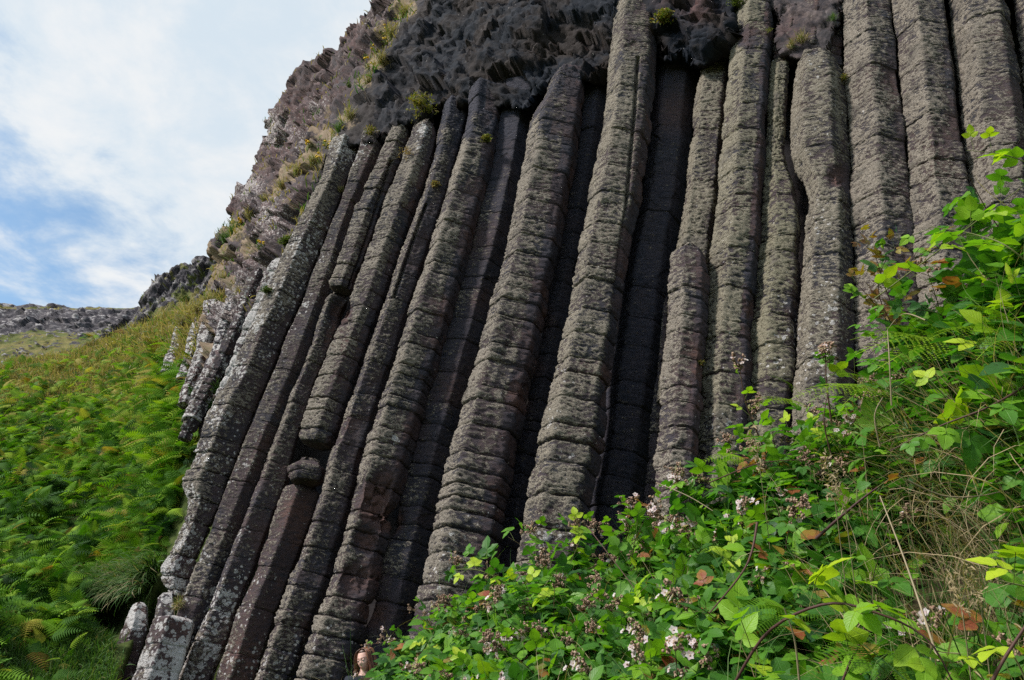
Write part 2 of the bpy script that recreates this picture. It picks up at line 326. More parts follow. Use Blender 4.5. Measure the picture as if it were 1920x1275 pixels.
# ------------------------------------------------------------------ basalt columns
# boundaries between neighbouring columns: (y, x) in photograph pixels
B = {
 'LA': [(279,618),(329,606),(400,568),(585,483),(660,452),(730,421),(786,386),(856,365),(912,340),(926,340),(941,356),(1012,334),(1050,312),(1074,300),(1100,306),(1117,318),(1200,300)],
 'AB': [(279,672),(292,670),(400,630),(488,596),(563,568),(648,530),(688,518),(754,490),(800,471),(886,436),(956,410),(1027,380),(1046,373),(1091,358),(1150,334),(1275,290)],
 'BC': [(273,722),(326,697),(400,662),(463,643),(541,618),(613,593),(660,581),(707,562),(739,546),(804,523),(882,492),(979,454),(1046,428),(1117,402),(1169,380),(1275,335)],
 'CD': [(230,770),(263,769),(307,753),(400,716),(463,694),(516,672),(563,659),(604,640),(638,625),(682,609),(726,590),(792,568),(822,559),(901,540),(945,523),(1009,503),(1076,477),(1150,443),(1206,428),(1243,413),(1300,395)],
 'DE': [(205,832),(298,816),(400,781),(456,760),(541,731),(613,706),(676,684),(739,662),(800,641),(863,618),(923,604),(968,589),(1031,566),(1102,540),(1184,510),(1262,484),(1320,462)],
 'EF': [(195,880),(226,879),(292,863),(400,829),(463,810),(535,785),(613,760),(667,744),(714,728),(754,713),(800,700),(874,678),(971,656),(1046,633),(1109,618),(1147,600),(1202,581),(1266,555),(1330,530)],
 'FG': [(190,944),(226,938),(298,926),(361,913),(400,902),(472,885),(557,860),(616,844),(660,829),(723,810),(792,790),(874,768),(960,743),(1009,730),(1042,719),(1105,708),(1143,697),(1195,682),(1275,658)],
 'GH': [(160,1030),(188,1026),(216,1001),(298,985),(386,968),(441,958),(525,935),(607,913),(682,894),(745,876),(818,855),(897,835),(986,816),(1053,801),(1113,787),(1200,765)],
 'HI': [(140,1095),(163,1096),(226,1091),(298,1080),(376,1064),(431,1055),(507,1039),(576,1023),(667,1007),(714,995),(770,985),(830,968),(889,959),(949,946),(1031,935),(1120,915)],
 'IJ': [(120,1144),(135,1142),(204,1136),(282,1123),(361,1108),(416,1098),(478,1086),(572,1070),(638,1055),(707,1042),(770,1026),(811,1018),(871,1003),(949,989),(1009,979),(1080,965)],
 'JK': [(60,1228),(110,1230),(157,1227),(235,1218),(314,1208),(392,1199),(416,1189),(494,1174),(572,1161),(651,1152),(729,1139),(798,1133),(856,1125),(912,1115),(968,1104),(1009,1100),(1080,1085)],
 'KL': [(100,1318),(144,1313),(226,1299),(298,1294),(389,1282),(431,1278),(469,1268),(550,1255),(651,1247),(714,1238),(789,1227),(830,1220),(923,1208),(949,1203),(1050,1185)],
 'SL': [(463,1268),(480,1257),(588,1255),(651,1249),(714,1241),(789,1236),(893,1230),(1000,1222)],
 'SM': [(463,1318),(478,1322),(525,1327),(604,1323),(660,1318),(714,1315),(792,1312),(870,1305),(960,1296)],
 'LM': [(38,1373),(94,1370),(169,1363),(207,1359),(301,1351),(395,1344),(500,1330),(700,1318),(900,1303)],
 'MN': [(-60,1452),(0,1453),(75,1453),(132,1443),(226,1439),(320,1434),(395,1428),(470,1427),(526,1418),(562,1414),(616,1409),(674,1409),(786,1403),(900,1392)],
 'NOl': [(110,1476),(150,1478),(207,1474),(293,1470),(339,1484),(376,1497),(411,1502),(452,1500),(544,1497),(616,1495),(681,1493),(800,1486)],
 'NOr': [(100,1495),(150,1489),(207,1482),(293,1481),(320,1490),(345,1507),(376,1519),(411,1511),(452,1508),(544,1501),(616,1497),(681,1495),(800,1488)],
 'OP': [(90,1562),(109,1566),(150,1585),(226,1590),(301,1594),(376,1596),(444,1600),(490,1601),(562,1605),(638,1603),(760,1600)],
 'PL': [(-60,1566),(0,1571),(38,1581),(120,1579),(226,1590),(301,1594),(376,1596),(444,1600),(562,1605),(700,1606)],
 'PQ': [(-60,1660),(0,1667),(75,1675),(150,1684),(245,1694),(320,1699),(395,1707),(440,1711),(560,1718),(700,1724)],
 'QR': [(-60,1762),(0,1771),(56,1778),(132,1788),(207,1797),(282,1807),(357,1816),(414,1822),(560,1836)],
 'RS': [(-60,1882),(0,1889),(75,1901),(150,1914),(211,1921),(400,1946),(520,1958)],
 'ST': [(-60,2000),(0,2010),(211,2046),(520,2090)],
 'TU': [(-60,2120),(0,2132),(211,2176),(520,2240)],
}
# scooped hollows: (x, y, radius px, depth m, redness)
SCOOPS = [(705,935,34,0.10,1.0),(728,975,26,0.12,1.0),(690,1012,24,0.09,.8),(665,1085,30,0.08,.6),(700,1150,24,0.04,.9),(722,900,20,0.05,.6),
          (775,1165,22,0.03,.3),(640,585,22,0.08,.8),(1570,330,18,0.05,.7),(1400,70,20,0.05,.2)]
REDS = [(700,955,44,1.),(690,1075,38,.8),(640,1125,28,.6),(1262,210,40,.6),(480,1000,26,.4),(900,560,22,.6),(640,640,35,.9),(615,690,30,.6),(560,960,30,1.0),(570,1010,24,.7),(900,700,25,.6),(1310,700,18,.9),(1312,760,18,.8),(450,1235,45,.7),(700,1150,30,1.),(935,620,20,.5),(1300,60,50,.4),
        (1020,600,22,.6),(1005,690,18,.5),(1128,700,16,.6),(890,450,40,.5),(1410,585,14,.8),(1408,690,14,.7),(845,730,40,.5),(650,790,20,.5),(980,760,16,.7)]
# pale lichen: (x, y, radius px, amount)
WHITES = [(478,600,30,.45),(446,690,26,.4),(408,780,28,.45),(372,850,26,.4),(348,930,30,.5),(348,1000,30,.5),(318,1060,34,.55),(330,1100,34,.5),(395,1170,40,.4),(590,420,24,.3),(445,1080,30,.35),(575,470,55,.33),(545,560,50,.30),(420,860,60,.20),(500,640,50,.15),(350,1030,45,.42),(330,1090,30,.5),(420,1130,45,.48),(440,1010,32,.25),(395,1230,55,.45),(360,1245,50,.4),(480,1090,30,.2),(540,1200,50,.22),
          (620,1215,60,.24),(600,1150,30,.12),(510,1240,50,.30),(640,1250,40,.25),(795,240,16,.75),(790,275,14,.4),(800,310,22,.22),(650,275,40,.45),(1060,700,30,.2),(1035,790,26,.26),(1030,1000,30,.45),(860,1020,50,.2),(830,1080,40,.3),
          (1480,620,26,.42),(1475,560,18,.25),(1560,600,40,.3),(1560,520,40,.2),(1540,420,40,.15),(1530,680,50,.35),(1455,680,30,.3),(1540,240,40,.14),(1360,800,40,.3),(1525,130,26,.22),(920,980,30,.15),(1065,855,22,.25),
          (300,1230,30,.1),(740,822,7,1.2),(1140,300,40,.05),(290,1250,34,.25),(250,1158,28,.5),(1090,1000,40,.3)]
def fieldsum(px, py, lst):
    r = np.zeros_like(px)
    for q in lst: r = np.maximum(r, q[3] * np.exp(-((px - q[0]) ** 2 + (py - q[1]) ** 2) / (q[2] ** 2)))
    return r
def project(P):
    d = P - EYE; dep = d @ FWD; return 960 + FPX * (d @ RGT) / dep, 637.5 - FPX * (d @ UP) / dep

HEX = {  # polygon corners in degrees (90 = towards the viewer, 180 = picture left) and radii
 'flat': [(0,1),(62,1),(118,1),(180,1),(240,1),(300,1)],
 'ridge': [(20,1),(88,1.02),(160,1),(205,.95),(270,1),(335,.95)],
 'leftface': [(5,1),(50,1),(128,1.0),(178,1),(240,1),(300,1)],
 'rightface': [(0,.98),(48,1),(105,1.02),(172,1),(240,1),(300,1)],
 'narrowright': [(-8,1),(35,1),(108,1.0),(176,1),(240,1),(300,1)],
}
def section(kind, seed, n=72, sig=.85, jit=0.05):
    rr = random.Random(seed)
    pts = [(math.cos(R(a + rr.uniform(-5, 5))) * (r + rr.uniform(-jit, jit)), math.sin(R(a)) * (r + rr.uniform(-jit, jit))) for a, r in HEX[kind]]
    P = np.array(pts + [pts[0]]); L = np.r_[0, np.cumsum(np.linalg.norm(np.diff(P, axis=0), axis=1))]
    m_ = 288; s = np.linspace(0, L[-1], m_, endpoint=False); q = np.stack([np.interp(s, L, P[:, 0]), np.interp(s, L, P[:, 1])], 1)
    k = np.exp(-0.5 * (np.arange(-24, 25) / (sig * 4)) ** 2); k /= k.sum()
    q = sum(k[i + 24] * np.roll(q, i, axis=0) for i in range(-24, 25))
    dens = np.where(q[:, 1] > -.3, 3.0, .7); cs = np.r_[0, np.cumsum(dens)]; tq = np.linspace(0, cs[-1], n, endpoint=False)
    ii = np.interp(tq, cs, np.arange(m_ + 1)); qq = np.concatenate([q, q[:1]]); q = np.stack([np.interp(ii, np.arange(m_ + 1), qq[:, k_]) for k_ in (0, 1)], 1)
    q[:, 0] = (q[:, 0] - q[:, 0].min()) / (q[:, 0].max() - q[:, 0].min()) * 2 - 1
    q[:, 1] = q[:, 1] / np.abs(q[:, 1]).max()
    t = np.roll(q, -1, axis=0) - np.roll(q, 1, axis=0); nn = np.stack([t[:, 1], -t[:, 0]], 1); nn /= np.linalg.norm(nn, axis=1, keepdims=True)
    return q, nn
def shaft(name, L, Rr, y0, y1, off=0.0, kind='flat', seed=1, lich=.6, blk=0., wht=0., red=0., moss=0., joint=(.6, .35), gro=(.016, .03), bulge=(.0, .02), rough=1.0, deep=.95,
          top='taper', bottom=None, parent=None, loc=None, inset=-0.055, crack=None, step=0.014, tilt=0.0, extra_depth=None, wobble=.016, hb=0.0, dk=None, dkl=1.0, nring=84, lean_top=0.0):
    ys = np.linspace(y0, y1, 500); xl = interp(B[L] if isinstance(L, str) else L, ys); xr = interp(B[Rr] if isinstance(Rr, str) else Rr, ys)
    ks = np.exp(-0.5 * (np.arange(-14, 15) / 6.0) ** 2); ks /= ks.sum()
    sm = lambda a: np.convolve(np.pad(a, 14, mode='reflect', reflect_type='odd'), ks, 'valid')
    xl, xr = sm(xl), sm(xr); xc = (xl + xr) / 2; hwp = (xr - xl) / 2 * (1 - inset)
    dep = wall_depth(xc, ys) - off
    if extra_depth: dep = dep + interp(extra_depth, ys)
    C = at(xc, ys, dep); sl = np.gradient(xc, ys); cosl = 1 / np.sqrt(1 + sl ** 2)
    rd = ray(xc, ys); hor = np.hypot(rd[:, 0], rd[:, 1]); cosa = rd[:, 1] / hor
    hw = hwp * cosl * cosa / FPX * dep
    s = np.r_[0, np.cumsum(np.linalg.norm(np.diff(C, axis=0), axis=1))]; tot = s[-1]; ns = max(12, int(tot / step))
    rng = random.Random(seed * 7 + 1); js = []; x = rng.uniform(.1, .4)
    while x < tot:
        u = x / tot; js.append(x); x += (joint[0] * (1 - u) + joint[1] * u) * rng.uniform(.4, 1.2)
    tt_ = np.linspace(0, tot, 4000); de = 1 + 2.2 * sum([np.exp(-((tt_ - j) / .035) ** 2) for j in js] + [0 * tt_]); cd_ = np.cumsum(de); cd_ = (cd_ - cd_[0]) / (cd_[-1] - cd_[0]); ns = int(ns * 1.15)
    sv = np.interp(np.linspace(0, 1, ns), cd_, tt_); f = lambda a: np.interp(sv, s, a)
    C = np.stack([f(C[:, k]) for k in range(3)], 1); hw = f(hw); yv = f(ys)
    T = np.mean([np.gradient(C, axis=0)], axis=0); T /= np.linalg.norm(T, axis=1, keepdims=True); T = T.mean(0) * np.ones((ns, 1)); T /= np.linalg.norm(T, axis=1, keepdims=True); T = -T  # upwards
    rr_ = (C - EYE).mean(0); rr_ = rr_ / np.linalg.norm(rr_)
    e2 = -(rr_ - T * (T @ rr_)[:, None]); e2 /= np.linalg.norm(e2, axis=1, keepdims=True); e1 = np.cross(e2, T)
    if e1[0, 0] < 0: e1 = -e1
    q, nn = section(kind, seed, nring)
    # joints between the drums
    U = q[:, 0][None, :] * np.ones((ns, 1)); V = q[:, 1][None, :] * np.ones((ns, 1)); S = sv[:, None] * np.ones((1, nring)); u01 = S / tot
    flatp = np.stack([U.ravel() * .3, V.ravel() * .3, S.ravel()], 1) + seed * 3.3
    Sj = S + tilt * U * .2 + (0.018 * fbm(flatp, (4, 4, 1.5), 3, 5)).reshape(ns, nring)
    groove = np.zeros((ns, nring)); dr = np.zeros((ns, nring)); ox = np.zeros((ns, nring)); oy = np.zeros((ns, nring)); ba = np.zeros((ns, nring)); dl_ = np.zeros((ns, nring)); drd = np.zeros((ns, nring))
    edges = [-.3] + js + [tot + .3]
    for a, b in zip(edges[:-1], edges[1:]):
        m = (Sj >= a) & (Sj < b); tt = (Sj[m] - a) / (b - a)
        ba[m] = 1 - np.abs(2 * tt - 1) ** 5; g = rng.uniform(.3, 1.0); dl_[m] = rng.uniform(-.22, .16); drd[m] = max(0, rng.uniform(-.5, .45))
        dr[m] = rng.uniform(-.012, .012) * g; ox[m] = rng.uniform(-1, 1) * wobble * g; oy[m] = rng.uniform(-1, 1) * wobble * g
    for j in js:
        k = rng.uniform(.25, 1.0) * (.38 + .62 * j / tot); wj = rng.uniform(.007, .013)
        side = rng.uniform(-1, 1); partial = np.clip(.62 + .75 * (U * side), 0.08, 1)
        groove = np.maximum(groove, k * partial * np.exp(-((Sj - j) / wj) ** 2))
    x = rng.uniform(.05, .15)
    while x < tot:
        kk_ = rng.uniform(.12, .48); c0 = rng.uniform(-.9, .9); wd_ = rng.uniform(.3, .9); wj = rng.uniform(.006, .010)
        groove = np.maximum(groove, kk_ * np.exp(-((U - c0) / wd_) ** 2) * np.exp(-((Sj - x + .012 * U) / wj) ** 2)); x += rng.uniform(.07, .22)
    gd = 1.75 * (gro[0] * (1 - u01) + gro[1] * u01); bl = 1.15 * (bulge[0] * (1 - u01) + bulge[1] * u01) + .004
    # base position before the fine relief
    def pos(extra): 
        nx = nn[:, 0][None, :]; ny = nn[:, 1][None, :]
        X = U * hw[:, None] + nx * extra + ox; Y = V * hw[:, None] * deep + ny * extra + oy
        return C[:, None] + e1[:, None] * X[..., None] + e2[:, None] * Y[..., None]
    P0 = pos(np.zeros((ns, nring))).reshape(-1, 3)
    px, py = project(P0); front = (V.ravel() > -0.35)
    loc3 = np.stack([U.ravel() * hw.mean(), V.ravel() * hw.mean(), S.ravel()], 1) + seed * 5.1
    # lichen crust lies in overlapping horizontal flakes
    wv = loc3.copy(); wv[:, 2] += .05 * pn(loc3, (5, 5, 3), 3)
    fl = 1 - np.abs(fbm(wv, (6, 6, 20), 3, 9)) * 2.0
    fine = fbm(wv, (15, 15, 30), 2, 21); med = fbm(loc3, (2.6, 2.6, 1.4), 3, 2)
    lichf = np.clip(lich + .35 * med - .12 * U.ravel() + dl_.ravel() * (.4 + .6 * u01.ravel()) - .30 * smooth(U.ravel(), .35, .9) - groove.ravel() * .9, 0, 1.3)
    disp = rough * ((.013 * fl + .013 * fine) * (.35 + .65 * np.clip(lichf, 0, 1)) + .020 * med)
    tipf = np.clip(.35 * fl + .75 * fine, -1, 1)
    disp -= disp.mean()
    disp += -groove.ravel() * gd.ravel() + (ba.ravel() - .8) * bl.ravel() + dr.ravel()
    # chips: flat broken corners
    w1, e1_ = facets(loc3, (2.2, 2.2, 1.6), 4); chip = np.clip(w1 - .62, 0, 1) * (1 - np.clip(lichf, 0, 1) * .6); disp -= .05 * chip * rough
    rd_ = np.clip(red + drd.ravel() * (1 - blk) * (U.ravel() > -.2) + fieldsum(px, py, REDS) + .5 * (1 - blk) * np.clip(chip * 3, 0, 1) + .3 * (1 - blk) * (pn(loc3, (3, 3, 5), 31) > .25) * (U.ravel() > .35), 0, 1)
    for (sx, sy, sr, sd, sred) in SCOOPS:
        dd = ((px - sx) ** 2 + (py - sy) ** 2) / sr ** 2
        m = (dd < 5) & front
        if m.any():
            g = np.exp(-dd[m] ** 1.5); fa, _ = facets(loc3[m], (7, 7, 5), 8)
            disp[m] -= sd * g * (1 + .5 * fa); lichf[m] -= 1.3 * g; rd_[m] = np.maximum(rd_[m], sred * g * 1.3)
    if crack is not None:                                          # a vertical split: (y, x) in pixels
        m = (py > crack[0][0]) & (py < crack[-1][0]) & front
        dx = np.abs(px - interp(crack, py)); g = np.where(m, np.exp(-(dx / 2.3) ** 2), 0); disp -= .13 * g; lichf = np.where(m & (px > interp(crack, py) + 3), lichf - .25, lichf)
    wh = wht + 1.25 * fieldsum(px, py, WHITES)
    D = disp.reshape(ns, nring)
    if top == 'flat':
        k = smooth(sv, 0, .05)[:, None]; D = D - (1 - k) ** 2 * hw[:, None] * .12
    if top == 'taper':
        k = smooth(sv, 0, .22)[:, None]; D = D - (1 - k) ** 2 * hw[:, None] * .55
    if top == 'point':
        k = smooth(sv, 0, 1.0)[:, None]; D = D - (1 - k) * hw[:, None] * .8
    if bottom == 'over': 
        k = smooth(tot - sv, 0, .07)[:, None]; D = D - (1 - k) * hw[:, None] * .12
    P = pos(D)
    # closing caps
    cap = lambda ring, amt, dirv: (P[ring].mean(0) + (P[ring] - P[ring].mean(0)) * amt + dirv)
    up_ = T[0]
    rows = [cap(0, .02, up_ * .03)[None], cap(0, .35, up_ * .03)[None], cap(0, .75, up_ * .018)[None], P, cap(-1, .75, up_ * .0)[None], cap(-1, .3, up_ * .01)[None], cap(-1, .02, up_ * .01)[None]]
    PP = np.concatenate(rows, 0); e_ = lambda a: np.concatenate([np.repeat(a.reshape(ns, nring)[:1], 3, 0), a.reshape(ns, nring), np.repeat(a.reshape(ns, nring)[-1:], 3, 0)], 0).ravel()
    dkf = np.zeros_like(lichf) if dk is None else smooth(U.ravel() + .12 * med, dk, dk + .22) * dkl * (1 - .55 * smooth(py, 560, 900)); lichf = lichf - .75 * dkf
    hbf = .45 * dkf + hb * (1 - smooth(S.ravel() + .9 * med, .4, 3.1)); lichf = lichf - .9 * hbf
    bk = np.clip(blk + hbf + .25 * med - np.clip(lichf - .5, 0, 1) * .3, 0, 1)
    la = e_(lichf); ti = e_(tipf)
    if bottom == 'over': la[-3 * nring:] = -.5
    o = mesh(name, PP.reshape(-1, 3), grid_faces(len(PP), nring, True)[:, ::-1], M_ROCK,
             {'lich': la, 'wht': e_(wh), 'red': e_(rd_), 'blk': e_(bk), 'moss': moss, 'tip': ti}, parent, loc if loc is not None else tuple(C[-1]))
    return o
G_COL = 'basalt columns of the cliff face'
def column(label, segs):
    """segs: list of (part name, kwargs); the first one is the column itself"""
    (nm, kw) = segs[0]; o = shaft('basalt_column', **kw); tag(o, label, 'basalt column', G_COL, 'thing')
    for nm, kw in segs[1:]: shaft(nm, parent=o, loc=tuple(o.location), **kw)
    return o
c = column
c('first large column from the fern bank, grey with pale lichen along its left edge', [('', dict(L='LA', Rr='AB', y0=262, y1=1118, off=.05, kind='narrowright', seed=1, lich=.62, wht=.06, joint=(.9,.42), bulge=(0,.015)))])
c('plain brownish column just right of the large column that edges the fern bank', [('', dict(L='AB', Rr='BC', y0=250, y1=1330, off=-.10, kind='ridge', seed=2, lich=.44, red=.12, joint=(.9,.8), bulge=(0,.004), rough=.8, wht=.03))])
c('thin column broken halfway by a dark hollow, its lower half set back', [
   ('', dict(L='BC', Rr='CD', y0=235, y1=545, off=-.02, kind='rightface', seed=3, lich=.62, dk=.35, dkl=.6, joint=(.35,.35), bulge=(.01,.01), bottom='over', crack=[(300,735),(400,703),(540,655)])),
   ('lower_shaft', dict(L='BC', Rr='CD', y0=556, y1=1330, off=-.30, kind='leftface', seed=4, lich=.42, red=.18, wht=.05, joint=(.5,.7), bulge=(.01,.0), rough=.8, top='taper'))])
c('column that ends above a black gap, with a white streaked tip at its head', [('', dict(L='CD', Rr='DE', y0=208, y1=834, off=.10, kind='rightface', seed=5, lich=.66, dk=.25, dkl=.8, joint=(.7,.28), bulge=(0,.02), bottom='over', top='point', gro=(.012,.03)))])
BD_L = [(840,562),(905,540),(945,523),(1009,503),(1076,477),(1150,443),(1206,428),(1300,395)]
c('reddish bare column standing below the loose drum and the black gap', [('', dict(L=BD_L, Rr='DE', y0=906, y1=1330, off=-.34, kind='narrowright', seed=6, lich=.22, dk=.2, dkl=.9, red=.42, wht=.03, joint=(.9,.5), bulge=(0,.01), rough=.7, blk=.25))])
o = shaft('loose_drum', [(852,551),(880,541),(905,540)], [(852,618),(880,612),(905,604)], 864, 905, off=-.02, kind='leftface', seed=7, lich=.40, joint=(9,9), bottom='over', rough=.8, red=.2, bulge=(0,0))
tag(o, 'short loose drum of basalt wedged in the black gap of a column', 'rock')
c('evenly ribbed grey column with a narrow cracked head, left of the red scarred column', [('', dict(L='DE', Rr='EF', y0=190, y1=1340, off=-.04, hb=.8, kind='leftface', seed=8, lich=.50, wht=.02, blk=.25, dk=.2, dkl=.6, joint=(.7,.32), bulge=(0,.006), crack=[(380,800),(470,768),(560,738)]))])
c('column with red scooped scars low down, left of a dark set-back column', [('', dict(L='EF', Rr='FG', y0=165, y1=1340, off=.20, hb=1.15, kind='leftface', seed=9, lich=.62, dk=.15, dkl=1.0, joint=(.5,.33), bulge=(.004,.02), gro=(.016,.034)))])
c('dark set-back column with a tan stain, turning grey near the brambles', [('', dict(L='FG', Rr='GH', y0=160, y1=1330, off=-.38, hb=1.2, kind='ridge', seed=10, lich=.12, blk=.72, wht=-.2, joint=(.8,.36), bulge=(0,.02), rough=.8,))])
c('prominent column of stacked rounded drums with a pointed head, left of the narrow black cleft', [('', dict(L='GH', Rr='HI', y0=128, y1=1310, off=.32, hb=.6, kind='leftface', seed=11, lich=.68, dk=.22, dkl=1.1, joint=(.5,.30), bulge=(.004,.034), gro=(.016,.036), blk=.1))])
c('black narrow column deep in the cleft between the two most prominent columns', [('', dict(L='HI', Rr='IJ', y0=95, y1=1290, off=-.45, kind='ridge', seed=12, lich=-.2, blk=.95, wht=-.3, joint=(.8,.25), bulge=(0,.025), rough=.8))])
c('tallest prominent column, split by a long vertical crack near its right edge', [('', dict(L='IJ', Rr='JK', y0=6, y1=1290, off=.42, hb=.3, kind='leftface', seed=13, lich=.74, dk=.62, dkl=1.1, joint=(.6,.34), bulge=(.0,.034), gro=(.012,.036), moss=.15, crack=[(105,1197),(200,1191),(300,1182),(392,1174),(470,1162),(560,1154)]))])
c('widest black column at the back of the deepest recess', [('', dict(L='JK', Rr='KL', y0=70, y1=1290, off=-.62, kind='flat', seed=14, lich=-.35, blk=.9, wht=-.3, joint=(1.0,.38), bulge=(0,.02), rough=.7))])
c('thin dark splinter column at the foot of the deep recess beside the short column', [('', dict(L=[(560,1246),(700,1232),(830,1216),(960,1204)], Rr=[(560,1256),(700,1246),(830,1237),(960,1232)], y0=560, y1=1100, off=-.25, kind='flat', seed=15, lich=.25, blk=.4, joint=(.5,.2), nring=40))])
c('short column with a rounded top standing in front of the taller ones', [('', dict(L='SL', Rr='SM', y0=462, y1=1240, off=.48, kind='rightface', seed=16, lich=.68, dk=.3, dkl=.8, joint=(.36,.34), bulge=(.008,.014), gro=(.022,.026)))])
c('smooth lichened column whose foot is hidden behind the short rounded column', [('', dict(L='KL', Rr='LM', y0=85, y1=760, off=-.25, kind='leftface', seed=17, lich=.78, joint=(1.2,1.2), moss=.3))])
c('tall olive column right of the short rounded one, notched down its right edge', [('', dict(L='LM', Rr='MN', y0=-60, y1=1240, off=.14, kind='rightface', seed=18, lich=.80, dk=.45, dkl=.9, joint=(.5,.42), moss=.45, gro=(.026,.026), bulge=(.006,.006)))])
c('narrow mossy column left of the zigzag crack', [('', dict(L='MN', Rr='NOl', y0=108, y1=1180, off=.0, kind='rightface', seed=19, lich=.82, moss=.7, joint=(.8,.5), gro=(.014,.02)))])
c('broad flat-faced column right of the zigzag crack, flat-topped below the ledge', [('', dict(L='NOr', Rr='OP', y0=104, y1=1180, off=.10, kind='flat', seed=20, lich=.78, moss=.2, joint=(1.1,.6), gro=(.014,.02)))])
c('broken stub of column on the ledge, with green grass on its top', [('', dict(L=[(38,1546),(115,1540)], Rr=[(38,1582),(115,1580)], y0=38, y1=130, off=-.12, kind='ridge', seed=24, lich=.55, moss=.3, joint=(.35,.35), nring=48))])
RT = 'tall dark olive column near the right edge, '
c('tall dark olive column immediately right of the flat-topped one', [('', dict(L='PL', Rr='PQ', y0=-70, y1=1180, off=.04, kind='ridge', seed=21, lich=.74, joint=(.8,.8), gro=(.018,.018)))])
c('tall dark olive column between two others, above the small red-leaved bramble', [('', dict(L='PQ', Rr='QR', y0=-70, y1=1180, off=.06, kind='ridge', seed=22, lich=.72, joint=(.5,.6), gro=(.018,.018), red=.05))])
c('tall dark olive column in the top right corner, above the pale bramble tip', [('', dict(L='QR', Rr='RS', y0=-70, y1=1180, off=.02, kind='rightface', seed=23, lich=.72, joint=(.7,.7), gro=(.018,.018)))])
c('rightmost column, a dark sliver cut by the picture edge', [('', dict(L='RS', Rr='ST', y0=-70, y1=1120, off=-.06, kind='ridge', seed=25, lich=.6, joint=(.5,.6), blk=.2))])
for lab_, L_, R_, ya, yb, of_, sd_ in [('angular brown block at the left end of the broken ledge', [(24,1462),(80,1452)], [(24,1512),(80,1502)], 22, 84, .02, 51), ('wide brown block across the middle of the broken ledge', [(40,1502),(92,1496)], [(40,1552),(92,1546)], 40, 98, .0, 52), ('upper grey block of the broken ledge, touching the top of the picture', [(-40,1498),(40,1496)], [(-40,1572),(40,1566)], -40, 42, -.10, 53), ('reddish slab under the left block of the broken ledge', [(78,1450),(112,1450)], [(78,1496),(112,1492)], 78, 116, -.02, 54)]:
    o = shaft('basalt_block', L_, R_, ya, yb, off=of_, seed=sd_, kind='ridge', top='flat', lich=.22, red=.30, joint=(9, 9), bulge=(0, 0), wobble=0, nring=56, bottom='over', wht=-.05); tag(o, lab_, 'rock')
# little columns at the left end of the face, and the stumps at its foot
FD = [(480,1.2),(620,2.0),(800,1.5)]
def cliff_dd(px, py):
    s_ = max(0.0, float(interp(SEAM, py)) - px) / 150.0; t_ = float(smooth(py, -100, 250)); k_ = .42 * s_ ** 1.15 * t_ + .22 * s_ ** 1.1 * (1 - t_)
    return (float(wall_depth(px, py)) + .55) * (1 + k_) - float(wall_depth(px, py))
SEAM = [(-250,880),(0,790),(60,742),(130,700),(200,655),(279,620),(329,606),(400,568),(585,483),(660,452),(730,421),(786,386),(856,365),(1100,300)]
def small(label, L, Rr, y0, y1, dd, seed, **kw):
    dds = [(y, cliff_dd((float(interp(L, y)) + float(interp(Rr, y))) / 2, y) - .75) for y in (y0, (y0 + y1) / 2, y1)]
    a = dict(off=0, kind='ridge', lich=.15, wht=.58, inset=-.15, red=.15, joint=(.4,.35), bulge=(.01,.02), gro=(.02,.03), nring=40, step=.03, rough=1.4, extra_depth=dds); a.update(kw)
    return c(label, [('', dict(L=L, Rr=Rr, y0=y0, y1=y1, seed=seed, **a))])
small('thin pale column hugging the left side of the first large column', [(488,512),(560,478),(640,447),(700,425),(760,400),(830,372)], [(488,540),(560,508),(640,470),(700,443),(760,418),(830,385)], 488, 850, (.9,.9), 31)
small('jointed whitish column, second in from the fern bank top', [(507,474),(620,427),(683,399),(714,385),(761,361),(830,330)], [(507,496),(604,458),(660,437),(723,409),(776,384),(830,356)], 505, 825, (1.7,1.7), 32, wht=.3)
small('pale column whose head is a broken block with a dark underside', [(566,426),(600,414),(660,396),(760,352)], [(566,446),(600,436),(660,420),(760,385)], 566, 790, (2.6,2.6), 33)
small('pale column with a maroon streak behind the green ferns', [(566,386),(600,379),(660,368),(740,338)], [(566,420),(600,410),(660,396),(740,362)], 568, 760, (3.4,3.4), 34, red=.5)
small('grey leaning block column over a small dark hole in the rocks', [(594,366),(640,353),(700,335)], [(594,386),(640,378),(700,362)], 594, 715, (4.2,4.2), 35)
small('furthest little column of the face, shaggy with dry grass', [(614,330),(650,320),(690,306)], [(614,362),(650,352),(690,343)], 614, 705, (4.8,4.8), 36)
ST = dict(top='flat', kind='narrowright', nring=64, joint=(.5,.5), step=.02, gro=(.014,.014), lich=.2, wobble=.004, rough=.7)
c('broken stump with a white crusted head at the foot of the fern bank', [('', dict(L=[(1134,246),(1180,229),(1255,206),(1340,180)], Rr=[(1134,276),(1180,279),(1255,256),(1340,232)], y0=1134, y1=1350, off=.12, seed=41, red=.4, wht=.27, **ST))])
c('pale flat-topped prism in front, leaning beside the broken stump', [('', dict(L=[(1158,293),(1275,250),(1350,222)], Rr=[(1158,368),(1275,336),(1350,315)], y0=1162, y1=1360, off=.5, seed=42, red=.25, wht=.46, **ST))])
o = shaft('basalt_block', [(1117,296),(1160,290)], [(1117,324),(1160,328)], 1117, 1175, off=.22, seed=43, red=0., wht=.4, **ST)
tag(o, 'small white crusted block on the back of the flat-topped prism', 'rock')

